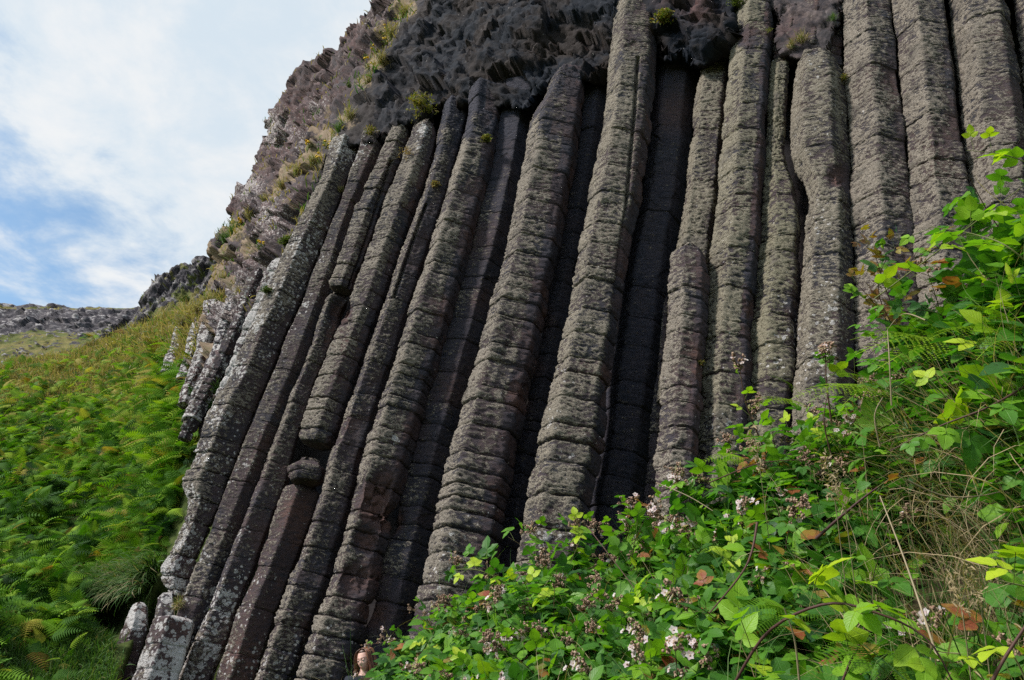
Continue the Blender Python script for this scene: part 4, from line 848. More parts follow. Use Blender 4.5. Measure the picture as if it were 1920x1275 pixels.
def bramble_thicket():
    rs = np.random.RandomState(77); kinds = []
    KL = [('plain green bramble spray', 'leafy bramble sprays of the thicket', 0, 0, .42, 0),
          ('white flowered bramble spray', 'bramble sprays in white flower', 8, 8, .50, 0),
          ('brown seeded bramble spray', 'bramble sprays with brown seed heads', 1, 15, .40, 0),
          ('bright young bramble spray', 'bright young bramble sprays', 0, 0, .82, 0),
          ('bramble spray turning orange', 'bramble sprays turning orange', 0, 3, .35, .8),
          ('dark green bramble spray', 'dark bramble sprays of the thicket', 0, 0, .16, 0)]
    protos = []
    for ki, (lab, grp, fl, sd, var, aut) in enumerate(KL):
        row = []
        for q in range(4 if ki in (0, 1, 2) else 3):
            L_ = rs.uniform(.38, .55); p0 = np.zeros(3); d = np.array([rs.uniform(-.15, .15), rs.uniform(-.1, .1), 1.0])
            p1 = p0 + d * L_ * .55; p2 = p0 + np.array([L_ * rs.uniform(.45, .75), rs.uniform(-.15, .15) * L_, L_ * rs.uniform(.55, .8)])
            face = (0.25, 0, 1)
            row.append(make_spray(lab, grp, bez(p0, p1, p2, 16), .086, rs.randint(8, 10), var, aut, rs, fl, sd, .0032, rs.uniform(.1, .7), .12, side_clusters=2 if (fl or sd) else 0, face=face))
        protos.append(row)
    used = set(); N_ = 285; made = 0; tries = 0; placed = []
    while made < N_ and tries < 9000:
        tries += 1
        s = rs.uniform(640, 2050); t = rs.uniform(0.0, 1.03); P = rbank(np.array([s]), np.array([t]))[0]; px, py = project(P[None]); px, py = px[0], py[0]
        if px > 2000 or py > 1400 or px < 735: continue
        hol = math.exp(-((px - 1800) / 190) ** 2 - ((py - 1090) / 200) ** 2)
        if rs.uniform() < 1.5 * hol: continue
        dist = np.linalg.norm(P - EYE)
        if rs.uniform() > min(1.0, (dist / 2.9) ** 1.1): continue
        mind = .085 * 1
        if any(np.linalg.norm(P - q_) < mind for q_ in placed[-400:]): continue
        placed.append(P)
        r = rs.uniform(); edge = t > .82
        if r < .22: ki = 0
        elif r < .42: ki = 1 if (px < 1560 or rs.uniform() < .35) else 0
        elif r < .70: ki = 2 if px < 1700 else 0
        elif r < .80: ki = 3
        elif r < .87: ki = 4 if px > 1250 else 0
        else: ki = 5
        if px < 1000 and ki == 4: ki = 2
        row = protos[ki]; q = rs.randint(len(row)); key = (ki, q)
        o = row[q] if key not in used else copy_tree(row[q]); used.add(key)
        inw = P - EYE; inw /= np.linalg.norm(inw)
        o.location = Vector(P + inw * .10 + np.array([0, 0, -.12]))
        yaw = math.radians(-90 + rs.normal() * 62)
        sc_ = rs.uniform(.72, 1.08) * (.92 if dist > 2.6 else .85) * (.72 if px < 900 else 1)
        if ki == 5: sc_ *= .9
        o.rotation_euler = (rs.normal() * .14 + .12, rs.normal() * .14, yaw); o.scale = (sc_,) * 3
        made += 1
        col_ = [(760, 'near the woman'), (860, 'below the dark set-back column'), (980, 'below the pointed drum column'), (1130, 'below the tallest cracked column'), (1250, 'below the black recess'), (1380, 'below the short rounded column'), (1520, 'below the narrow mossy column'), (1640, 'below the flat-topped column'), (1760, 'below the red-leaved bramble'), (9999, 'by the right picture edge')]
        rw = 'on the crest' if t > .85 else 'high on the bank' if t > .65 else 'halfway up the bank' if t > .42 else 'low on the bank' if t > .2 else 'at the foot'
        o['label'] = KL[ki][0] + ' ' + rw + ' ' + [b_ for a_, b_ in col_ if px < a_][0]
    print('sprays', made, tries)
bramble_thicket()
def undergrowth():
    """the inner mass of leaves, dry stalks and grass that fills the bank"""
    rs = np.random.RandomState(9); I = Inst(); n = 9500
    s = rs.uniform(700, 2150, n); t = rs.uniform(-.02, 1.0, n); P = rbank(s, t); px, py = project(P)
    hol = np.exp(-((px - 1800) / 170) ** 2 - ((py - 1080) / 190) ** 2); keep = rs.uniform(size=n) > 1.25 * hol; P = P[keep]; n = len(P); px = px[keep]
    inw = P - EYE; d_ = np.linalg.norm(inw, axis=1, keepdims=True); inw /= d_
    P = P - inw * rs.uniform(.0, .20, (n, 1)) + rs.normal(size=(n, 3)) * .03
    M = rand_frames(n, (.0, -.5, 1), .38, rs, -.1) * (.074 * rs.uniform(.7, 1.15, n))[:, None, None]
    I.add(LEAF[0], LEAF[1], M, P, {'var': np.clip(rs.normal(.36, .18, n), 0, .9), 'aut': (rs.uniform(size=n) < .05) * rs.uniform(.3, 1, n)}, {'lu': LEAF[2], 'lv': LEAF[3]})
    tag(I.build('undergrowth', M_LEAF), 'dense inner mass of bramble leaves filling the right bank', kind='stuff')
    I = Inst(); n = 4200; px = rs.normal(1800, 115, n); py = rs.uniform(860, 1400, n) + 0
    s = px; cy = interp([(a, b) for a, b, c_ in RC], s); t = np.clip((1400 - py) / (1400 - cy), -.05, 1); P = rbank(s, t); inw = P - EYE; inw /= np.linalg.norm(inw, axis=1, keepdims=True)
    P = P - inw * rs.uniform(-.12, .10, (n, 1)) - np.array([0, 0, .16])
    grass_at(I, P, (0, -.22, 1), rs.uniform(.16, .52, n), np.clip(np.where(rs.uniform(size=n) < .55, rs.normal(.92, .06, n), rs.normal(.42, .16, n)), 0, 1), rs, rs.uniform(.08, .20, n), (-.5, -.3, -.2), .42)
    n = 700; s = rs.uniform(640, 2000, n); t = rs.uniform(-.02, .95, n); P = rbank(s, t); inw = P - EYE; inw /= np.linalg.norm(inw, axis=1, keepdims=True); P = P - inw * rs.uniform(0, .22, (n, 1))
    grass_at(I, P, (0, -.1, 1), rs.uniform(.15, .38, n), np.clip(rs.normal(.62, .25, n), 0, 1), rs, .10, None, .5)
    tag(I.build('grass', M_GRASS), 'long green and straw coloured grass tangled in the hollow of the right bank', kind='stuff')
undergrowth()

# ------------------------------------------------------------------ crags far beyond the bank
def far_piece(name, crest, foot, d_top, d_foot, seed, amp, grs_fn, back=30.0, extra=None, nr=120, nc=320, sc=.25, scale=(1, 1, .35)):
    x0, x1 = crest[0][0], crest[-1][0]; px = np.linspace(x0, x1, nc); v = np.linspace(0, 1, nr)
    cy = interp(crest, px, ext=False); fy = interp(foot, px, ext=False); jag = fbm(np.stack([px * .02, px * 0, px * 0 + seed], 1), 1.0, 5, seed, .6)
    cy = cy + jag * (extra or 3.0)
    PX, V = np.meshgrid(px, v); PY = fy[None] + (cy - fy)[None] * V; D = (interp(d_foot, px, ext=False)[None] * (1 - V) + interp(d_top, px, ext=False)[None] * V)
    P = at(PX, PY, D); bk = []
    for k in (.02, .06, .15, .4, 1.0): bk.append(P[-1] + np.array([0, 1.0, -.10]) * back * k)
    P = np.concatenate([P, np.array(bk)], 0); V = np.concatenate([V, np.ones((5, nc))], 0); PX = np.concatenate([PX, np.repeat(PX[-1:], 5, 0)], 0)
    PYa = np.concatenate([PY, np.repeat(PY[-1:], 5, 0)], 0)
    F = P.reshape(-1, 3); q = F * np.array(scale); fa, ea = facets(q, sc * np.ones(3), seed, 1.0); fb, eb = facets(q, sc * 3 * np.ones(3), seed + 1, 1.0); fc = fbm(F, sc * 3, 4, seed)
    w_ = np.clip(V.ravel(), 0, 1); g = grs_fn(PX.ravel(), PYa.ravel(), fc)
    rg = 1 - .8 * np.clip(g, 0, 1); disp = amp * (fa * .6 + fb * .35 + fc * .25) * rg; keep = (1 - smooth(w_, .97, 1.0))
    F = F + np.array([-.15, -1, .25]) * (disp * (.35 + .65 * keep))[:, None]
    tag(mesh(name, F, grid_faces(*P.shape[:2]), M_FAR, {'grs': g, 'wht': .45 + .3 * fa}, smooth_=False), kind='structure')
# long grey cliff with turf on its lip and rocks in the grass below it
far_piece('far_cliff', [(-900,560),(-300,568),(-60,571),(0,571),(40,574),(60,570),(85,576),(100,569),(130,576),(180,577),(245,577),(330,575)], [(-900,720),(0,712),(160,690),(330,640)],
          [(-900,95),(330,88)], [(-900,52),(0,52),(330,56)], 3, .8,
          lambda x, y, f: np.clip(smooth(y, interp([(-100,628),(0,624),(60,612),(160,618),(215,604),(330,590)], x, ext=False), interp([(-100,646),(0,640),(60,626),(160,632),(215,616),(330,600)], x, ext=False)) * (.85 - .6 * (f > .32)) + .8 * smooth(583 + 2 * f, 577, y * 1.0 + 0) * (y < 580) + .25 * (f < -.4), 0, 1), extra=2.2, sc=.45)
far_piece('middle_crag', [(150,680),(185,640),(215,618),(240,600),(262,575),(275,552),(287,536),(300,520),(318,510),(330,497),(345,489),(352,494),(368,487),(395,490),(470,470),(560,420)], [(150,720),(300,690),(400,680),(560,640)],
          [(150,38),(400,34),(560,32)], [(150,30),(300,26),(560,24)], 7, .75,
          lambda x, y, f: np.clip(.9 * np.exp(-((x - 352) / 16) ** 2 - ((y - 562) / 16) ** 2) + .8 * np.exp(-((x - 318) / 30) ** 2 - ((y - 588) / 9) ** 2) + .35 * (f > .25) + .22, 0, 1), back=10, extra=4.0, sc=.9)

# ------------------------------------------------------------------ herbs, flowers and grass rooted in the rock
def rockpoint(px, py):
    """nearest rock surface seen through a pixel"""
    dg = bpy.context.evaluated_depsgraph_get(); d = ray(px, py); d = d / np.linalg.norm(d)
    hit, loc, nrm, idx, ob, mt = sc.ray_cast(dg, Vector(EYE), Vector(d))
    return (np.array(loc) if hit else None), (np.array(nrm) if hit else None)
bpy.context.view_layer.update()
def herb(px, py, size_px, label, var=(.2, .9), n=70, tall=1.0, name='cliff_herb', cat='plant', mat=None, grassy=False, group=None, flowers=0, seed=None, hang=0.0):
    P, nr_ = rockpoint(px, py)
    if P is None: return
    rs = np.random.RandomState(int(px * 7 + py) & 0xffff); dist = (P - EYE) @ FWD; S = size_px / FPX * dist; base = P + np.array([0, -.03, -S * .45 * (1 - hang)])
    out_ = np.array([0, -.5, .9 - 1.6 * hang]); I = Inst()
    if grassy:
        n = int(n * 1.6); Q = base + rs.normal(size=(n, 3)) * S * .12
        grass_at(I, Q, out_, rs.uniform(.5, 1.1, n) * S * tall, rs.uniform(var[0], var[1], n), rs, rs.uniform(.35, .8, n) * S * 2.2, None, .38)
    else:
        st = rs.normal(size=(n, 3)) * .42 + out_; st /= np.linalg.norm(st, axis=1, keepdims=True)
        for j in range(5):
            Q = base + st * (S * tall * rs.uniform(.25, 1.0, n))[:, None]; M = rand_frames(n, (0, -.5, 1), .8, rs, .2) * (S * .22 * rs.uniform(.6, 1.3, n))[:, None, None]
            I.add(LEAF_S[0] * np.array([1, .55, 1]), LEAF_S[1], M, Q, {'var': rs.uniform(var[0], var[1], n), 'aut': np.zeros(n)})
    o = I.build(name, mat or (M_GRASS if grassy else M_HERB), None, tuple(base)); tag(o, label, cat, group)
    if flowers:
        F_ = Inst(); Q = base + (out_ / np.linalg.norm(out_)) * S * 1.0 + rs.normal(size=(flowers, 3)) * S * .28; M = rand_frames(flowers, (0, -.7, .7), .5, rs) * (S * .20)
        F_.add(BALL[0] * np.array([1, 1, .5]), BALL[1], M, Q, {'var': rs.uniform(0, 1, flowers), 'aut': np.zeros(flowers)})
        fo = F_.build('flower_head', M_YELLOW, o, tuple(base))
    return o
herb(1243, 38, 34, 'yellow green herb tuft beside the head of the tallest cracked column', n=110, tall=.8)
herb(790, 200, 32, 'ochre herb strip above the white streaked column tip', (.4, .8), n=100, tall=1.0, hang=.3)
herb(807, 212, 14, 'little ochre herb just right of the white streaked tip', (.3, .7), n=50)
herb(913, 262, 22, 'round green and pink herb on a dark column beneath the overhang', n=80, tall=.7)
herb(816, 347, 18, 'small straw coloured tuft clinging halfway up a narrow dark column', (.6, .95), n=60, tall=.7)
herb(697, 250, 18, 'small pinkish herb at the head of the columns, left end', (.3, 1.), n=60)
herb(1378, 12, 24, 'mossy green tuft at the top edge between two columns', (.1, .5), n=70)
herb(1440, 62, 10, 'tiny yellow herb beside the broken ledge', (.3, .7), n=40)
herb(1312, 682, 16, 'orange and green herb in the joint beside the short rounded column', (.1, 1.), n=50, tall=.7)
herb(1580, 150, 18, 'green and rusty tuft in the notch right of the flat-topped column', (.1, 1.), n=60, tall=.7)
herb(764, 290, 18, 'thin rusty herb in the groove left of the white streaked tip', (.7, 1.), n=30, hang=.5)
herb(352, 562, 26, 'bright green bush on the crag above the fern bank', (0, .3), n=90, tall=.6)
herb(540, 455, 30, 'green herb patch beside the head of the first large column', (0, .5), n=110, tall=.7)
herb(503, 545, 20, 'dark green herb beside the small whitish columns', (0, .25), n=70, tall=.7)
herb(655, 164, 14, 'small green plant on the rocky slope under the skyline', (0, .2), n=50)
YF = [(725,68,'uppermost yellow flower on the grassy slope near the skyline'),(725,84,'yellow flower just under the uppermost one'),(706,100,'yellow flower with green leaves on the grassy slope'),(693,131,'yellow flower low on the straw grass slope'),
      (614,278,'yellow flower at the head of the first large column'),(600,305,'orange yellow flower below the column head'),(448,425,'yellow flower on the green ledge by the skyline'),(488,467,'small yellow flower in the rocky slope'),(581,278,'tiny yellow flower in the scree')]
for x, y, lab in YF: herb(x, y, 15, lab, (0, .5), n=26, name='ragwort', cat='flower', flowers=5, group='yellow flowers on the rock')
GT = [(760,25,30,'long straw grass tuft at the top of the slope'),(735,62,34,'straw grass tuft beside the uppermost yellow flower'),(715,110,32,'straw grass tuft in the middle of the grassy slope'),(695,150,30,'straw grass tuft below the yellow flowers'),(660,215,28,'mixed grass tuft above the column heads'),(640,240,26,'greenish grass tuft above the first large column'),
      (590,300,28,'dry grass tuft left of the first large column head'),(560,320,26,'dry grass tuft on the scree'),(530,345,24,'low dry grass tuft on the scree'),(440,430,30,'green grass tuft on the skyline ledge'),(425,445,26,'green grass tuft hanging from the skyline ledge'),(470,400,24,'brown grass tuft under the skyline'),
      (500,372,22,'small brown grass tuft among white speckled rocks'),(420,520,24,'dry grass tuft over the fern bank'),(395,560,30,'pale grass tuft where the fern bank meets the rocks'),(375,575,30,'pale grass tuft at the crest of the fern bank'),(345,600,28,'brown grass tuft above the small leaning column'),(450,545,20,'grass tuft on top of the small broken column'),
      (410,725,26,'long green grass tuft between the small whitish column and the first large column'),(398,755,24,'drooping brown and green grass tuft beside the first large column'),(340,1128,26,'rusty dry grass tuft wedged above the pale prism'),(1500,72,26,'brown grass on the broken ledge'),(1480,85,20,'short brown grass on the left end of the broken ledge'),(1560,35,16,'green grass on the broken stub'),(640,355,14,'thin grass tuft beside the column edge')]
for x, y, sz, lab in GT:
    gv = (.35, .75) if 'green' in lab else (.68, .98)
    herb(x, y, sz, lab, gv, n=90, name='grass_tuft', cat='grass tuft', grassy=True, group='grass tufts on the rock', tall=1.0, hang=.35 if 'hang' in lab or 'droop' in lab or 'rusty' in lab else 0)
def scree_grass():
    rs = np.random.RandomState(15); r0 = CL[:, CNB:]; I = Inst(); n = 15000
    rows = rs.randint(60, r0.shape[0] - 20, n); cols = (rs.uniform(0, 1, n) ** 1.2 * 190).astype(int)
    P = r0[rows, cols]; px, py = project(P); g = fieldsum(px, py, GRASSY); se = interp(SEAM, py); f = fbm(P, 1.6, 3, 71)
    keep = (px < se + 8) & (rs.uniform(size=n) < np.clip(g * 1.1 + .45 * (f > .12), 0, 1)) & (py < 640)
    P = P[keep]; n = len(P)
    grass_at(I, P, (-.1, -.4, 1), rs.uniform(.10, .30, n), np.clip(np.where(fbm(P, .8, 2, 90) > .25, rs.normal(.5, .12, n), rs.normal(.84, .09, n)), 0, 1), rs, 1.3, (.3, -.4, -.3), .4)
    tag(I.build('grass', M_GRASS), 'straw and olive grass growing over the scree slope beside the columns', kind='stuff')
scree_grass()

# ------------------------------------------------------------------ single plants that stand out on the right bank
def pxpath(pts, n=24):
    """pts: (px, py, depth) joined by a smooth curve"""
    p = np.array([at(a, b, d) for a, b, d in pts]); k = len(p); t = np.linspace(0, k - 1, n); out_ = []
    for x in t:
        i = min(int(x), k - 2); f = x - i; p0, p1, p2, p3 = p[max(i - 1, 0)], p[i], p[i + 1], p[min(i + 2, k - 1)]
        out_.append(.5 * ((2 * p1) + (-p0 + p2) * f + (2 * p0 - 5 * p1 + 4 * p2 - p3) * f * f + (-p0 + 3 * p1 - 3 * p2 + p3) * f ** 3))
    return np.array(out_)
rs2 = np.random.RandomState(4)
SP = [
 ('pale young bramble tip reaching left across the dark columns, top right', [(2010,420,2.0),(1960,330,2.0),(1890,292,2.0),(1812,282,2.05)], .045, 8, .93, 0, dict(stem_var=.78, stem_r=.0022)),
 ('long yellow green bramble shoot rising over the crest at upper right', [(1640,560,2.5),(1760,470,2.3),(1850,400,2.1),(1985,300,1.9)], .062, 9, .86, 0, dict(stem_var=.8, stem_r=.0028)),
 ('bright bramble shoot with large leaves at the upper right edge', [(1990,560,1.9),(1900,470,1.9),(1830,440,2.0),(1745,425,2.1)], .066, 9, .72, 0, dict(stem_var=.7, stem_r=.003)),
 ('purple bramble cane arching over the grass, with bright leaves, bottom right', [(1372,1290,1.35),(1440,1185,1.32),(1545,1133,1.25),(1640,1148,1.2),(1740,1200,1.15),(1800,1310,1.1)], .058, 9, .80, 0, dict(stem_var=.12, stem_r=.0034)),
 ('thorny dark purple cane rising from the leaves into the grassy hollow', [(1530,1010,1.75),(1575,970,1.72),(1630,925,1.7),(1690,885,1.7)], .040, 3, .35, .7, dict(stem_var=.05, stem_r=.0045)),
 ('small yellow leaved bramble shoot near the bottom right corner', [(1930,1290,1.05),(1900,1230,1.05),(1856,1190,1.05)], .040, 2, 1.0, .25, dict(stem_var=.85, stem_r=.002)),
 ('tiny yellow orange leaved shoot beside the small yellow one', [(1860,1300,1.05),(1835,1260,1.05),(1812,1238,1.05)], .028, 2, 1.0, .6, dict(stem_var=.85, stem_r=.0016)),
 ('bramble shoot with two wide glossy leaves at the right picture edge', [(2000,1160,1.1),(1950,1110,1.1),(1870,1088,1.1)], .052, 3, .9, 0, dict(stem_var=.8, stem_r=.0024)),
 ('large bluish green bramble leaves hanging at the right edge of the hollow', [(2040,780,1.3),(1980,830,1.3),(1905,890,1.3)], .075, 4, .5, 0, dict(stem_var=.3, stem_r=.003)),
 ('bramble spray trailing down over the grassy hollow', [(1960,700,1.6),(1860,760,1.6),(1760,800,1.65),(1660,850,1.7)], .056, 9, .5, .15, dict(stem_var=.2, stem_r=.0032)),
 ('leafy bramble cane leaning left at the foot of the grassy hollow', [(1560,1330,1.35),(1590,1250,1.35),(1620,1180,1.38),(1600,1100,1.4)], .058, 6, .74, 0, dict(stem_var=.4, stem_r=.003)),
 ('flowering bramble head standing against the foot of the short rounded column', [(1330,1010,3.0),(1290,950,3.0),(1275,915,3.0)], .05, 5, .55, 0, dict(flowers=16, seeds=6, side_clusters=2)),
 ('brown seed head of bramble standing against the black recess', [(1160,1050,3.2),(1180,990,3.2),(1185,955,3.2)], .05, 4, .5, 0, dict(flowers=4, seeds=16, side_clusters=2)),
 ('flowering bramble head standing against the olive columns', [(1560,800,2.7),(1550,720,2.7),(1548,672,2.7)], .05, 5, .6, 0, dict(flowers=6, seeds=10, side_clusters=1)),
 ('lone brown bramble seed head above the leaves at the olive column', [(1440,860,2.8),(1400,760,2.8),(1388,696,2.8)], .045, 4, .65, 0, dict(flowers=3, seeds=9)),
 ('flowering bramble arching over the woman', [(880,1290,6.2),(800,1232,6.4),(740,1206,6.6),(694,1208,6.8)], .06, 7, .5, 0, dict(flowers=7, seeds=12, side_clusters=3)),
 ('bramble spray below the face of the woman', [(840,1370,6.0),(770,1315,6.2),(715,1285,6.4),(672,1268,6.6)], .06, 7, .5, 0, dict(flowers=10, seeds=8, side_clusters=2)),
 ('bramble shoot tip over the foot of the grey stained column', [(960,1100,3.4),(900,1070,3.4),(850,1068,3.45)], .05, 6, .9, 0, dict(stem_var=.7)),
]
for lab, pts, ls, nl, var, aut, kw in SP:
    make_spray(lab, 'single bramble shoots', pxpath(pts), ls, nl, var, aut, rs2, **kw)
# the small red leaved bramble rooted at the foot of the right columns
for k, (lab, pts) in enumerate([('small red leaved bramble against the right columns, upper stem', [(1690,620,4.6),(1660,540,4.6),(1640,480,4.6),(1610,450,4.6)]), ('small red leaved bramble against the right columns, lower stem', [(1690,640,4.6),(1640,570,4.6),(1595,520,4.6)]),
        ('small red leaved bramble between the right columns, right stem', [(1680,620,4.6),(1690,540,4.6),(1720,470,4.6),(1765,440,4.6)]), ('small red leaved bramble against the right columns, middle stem', [(1690,640,4.6),(1650,560,4.6),(1655,500,4.6),(1690,450,4.6)])]):
    make_spray(lab, 'small red leaved bramble', pxpath(pts), .074, 15, .42, .62, rs2, stem_var=.2, stem_r=.004, face=(0, -1, .6))
# dead stems
DS = [[(1672,760,1.9),(1668,680,1.9),(1664,620,1.95)],[(1560,860,2.1),(1545,790,2.1),(1552,740,2.1)],[(1650,838,2.0),(1640,780,2.0),(1655,745,2.0)],[(1330,905,2.4),(1420,870,2.4),(1500,862,2.4)],[(1230,905,2.9),(1290,930,2.8),(1340,960,2.7)],[(1700,900,1.6),(1770,930,1.6),(1850,928,1.6),(1925,905,1.6)],
      [(1100,985,3.1),(1180,1090,2.8),(1200,1120,2.7)],[(1900,1300,1.0),(1860,1280,1.0),(1925,1170,1.0)],[(1760,1240,1.2),(1700,1060,1.35),(1650,930,1.5)],[(1500,1290,1.4),(1490,1200,1.4),(1470,1140,1.4)],[(1420,980,2.0),(1400,1060,1.9),(1330,1150,1.8)],[(1735,600,2.3),(1690,590,2.4),(1650,640,2.5)]]
DL = ['upright straw stem among the upper leaves','thin brown stem standing below the flat-topped column','pale upright stem left of the straw stem','long bare brown stem lying level under the olive columns','bare stem crossing the leaves below the short column','pale bent stem crossing the grassy hollow to the right edge','brown cane leaning under the black recess','thick pale cane in the bottom right corner','straight straw stem through the grassy hollow','thin straw stem near the bottom among fern leaves','bare reddish cane in the middle of the thicket','bare twig near the small red leaved bramble']
for pts, lab in zip(DS, DL):
    P = pxpath(pts, 14); v, f = tube(P, np.linspace(.0026, .0012, 14) * (1.6 if 'thick' in lab else 1), 5); g = Geo(); g.add(v, f, var=.25 if ('brown' in lab or 'reddish' in lab or 'cane' in lab) else .95, aut=0)
    tag(g.build('dead_stem', M_STEM, None, tuple(P[0])), lab, 'dead stem', 'bare stems in the thicket')
# seeding grass heads
for x, y, d, lab in [(1565,935,1.6,'pale seeding grass head at the left of the hollow'),(1585,960,1.6,'second pale seeding grass head, just lower'),(1425,880,2.2,'drooping pink grass head among the leaves'),(1805,1150,1.15,'broad dry grass head near the yellow shoots'),(1840,1140,1.15,'drooping dry grass head right of the broad one')]:
    rs_ = np.random.RandomState(int(x)); I = Inst(); P = pxpath([(x + 20, y + 160, d), (x + 8, y + 60, d), (x, y, d)], 12); g = Geo(); v, f = tube(P, .0011, 4); g.add(v, f, var=.9, aut=0)
    o = g.build('seeding_grass', M_STEM, None, tuple(P[0])); tag(o, lab, 'grass', 'seeding grass')
    n = 60; t = rs_.uniform(0, 1, n); Q = P[-1] + (P[-1] - P[-4]) * 0 + np.outer(t, np.array([-.01, -.01, .06]) * d) + rs_.normal(size=(n, 3)) * .004 * d
    I.add(LEAF_S[0] * np.array([1, .4, 1]), LEAF_S[1], rand_frames(n, (0, -1, .3), .6, rs_, .6) * (.010 * d), Q, {'var': rs_.uniform(.85, 1, n), 'aut': np.zeros(n)}); I.build('seeds', M_GRASS, o, tuple(P[0]))
# ferns
FT = fern_detail_template()
def fern(label, root, fronds, var, size):
    e = empty('fern', tuple(root)); tag(e, label, 'fern', 'ferns among the brambles'); rs_ = np.random.RandomState(int(abs(root[0]) * 100))
    for d, L_ in fronds:
        d = np.array(d, float); I = Inst(); M = frames(d[None], np.array([[.05, -.55, .83]]) + rs_.normal(size=(1, 3)) * .12) * (size * L_); I.add(FT[0], FT[1], M, np.array([root]) + rs_.normal(size=(1, 3)) * .01, {'var': [var + rs_.normal() * .05], 'aut': [0]}); I.build('frond', M_BRACKEN, e, tuple(root))
fern('light green fern with fronds reaching left over the rock, right of the mossy columns', at(1790, 660, 2.35), [((-1, -.1, .36), .9), ((-1, -.15, .10), 1.0), ((-1, -.3, -.10), .95), ((-.8, -.3, .6), .75), ((-1, -.3, .55), .8), ((.2, -.5, .5), .6)], .86, .36)
fern('fern with level fronds just below the flat-topped column', at(1660, 740, 2.5), [((-1, -.1, .16), 1.0), ((-1, -.2, .0), .9), ((-1, -.35, .4), .7), ((-1, -.5, -.2), .7)], .82, .34)
fern('small fern standing against the narrow mossy column', at(1510, 760, 2.75), [((-1, -.1, .30), .8), ((-1, -.3, .05), .85), ((-.6, -.3, .6), .6)], .80, .30)
fern('small pale fern on the crest below the olive column', at(1400, 860, 2.85), [((-1, -.1, .12), .8), ((-1, -.4, -.1), .7)], .78, .26)
fern('feathery fern low in the thicket, left of the grassy hollow', at(1480, 1150, 1.75), [((-1, -.2, .1), .9), ((-.9, -.4, -.25), .9), ((-.5, -.6, .3), .7), ((.6, -.5, -.1), .8)], .5, .17)
fern('low fern at the bottom edge of the picture', at(1640, 1230, 1.35), [((-1, -.2, -.1), 1.), ((-.5, -.4, .4), .8), ((.8, -.4, .0), .9), ((.2, -.6, .3), .7)], .42, .16)
fern('fern beside the bright shoot at the right edge', at(1905, 640, 1.9), [((-1, -.2, .1), 1.), ((-.7, -.4, .5), .8), ((-1, -.5, -.3), .8)], .8, .26)

# ------------------------------------------------------------------ the woman at the foot of the columns
def skin_graph(name, joints, edges, root, sub=2):
    me = bpy.data.meshes.new(name); names = list(joints); me.from_pydata([joints[k][0] for k in names], [(names.index(a), names.index(b)) for a, b in edges], [])
    o = bpy.data.objects.new(name, me); COL.objects.link(o); md = o.modifiers.new('s', 'SKIN'); md.use_smooth_shade = True
    for i, k in enumerate(names):
        r = joints[k][1]; me.skin_vertices[0].data[i].radius = (r, r) if not isinstance(r, tuple) else r; me.skin_vertices[0].data[i].use_root = (k == root)
    ss = o.modifiers.new('d', 'SUBSURF'); ss.levels = sub; ss.render_levels = sub
    bpy.context.view_layer.update(); ev = o.evaluated_get(bpy.context.evaluated_depsgraph_get()); m2 = bpy.data.meshes.new_from_object(ev)
    v = np.zeros(len(m2.vertices) * 3, np.float32); m2.vertices.foreach_get('co', v); f = [tuple(p.vertices) for p in m2.polygons]
    bpy.data.objects.remove(o); bpy.data.meshes.remove(me); bpy.data.meshes.remove(m2); return v.reshape(-1, 3), f
def person_materials():
    m, n, p, o = newmat('skin'); t = n.node('ShaderNodeTexCoord').outputs['Object']; nz = n.noise(t, 40, 3, .6)
    c_ = n.mix(nz, (.50, .29, .23), (.62, .38, .31)); c_ = n.mix(n.attr('lip'), c_, (.40, .09, .09)); c_ = n.mix(n.attr('brow'), c_, (.10, .045, .03)); n.link(c_, p.inputs['Base Color']); p.inputs['Roughness'].default_value = .5
    p.inputs['Subsurface Weight'].default_value = .1; p.inputs['Subsurface Radius'].default_value = (.01, .004, .002)
    h = plant_material('auburn_hair', [(0, (.045, .016, .009)), (.5, (.11, .038, .018)), (1, (.22, .085, .035))], 0, .45, .5)
    return m, h
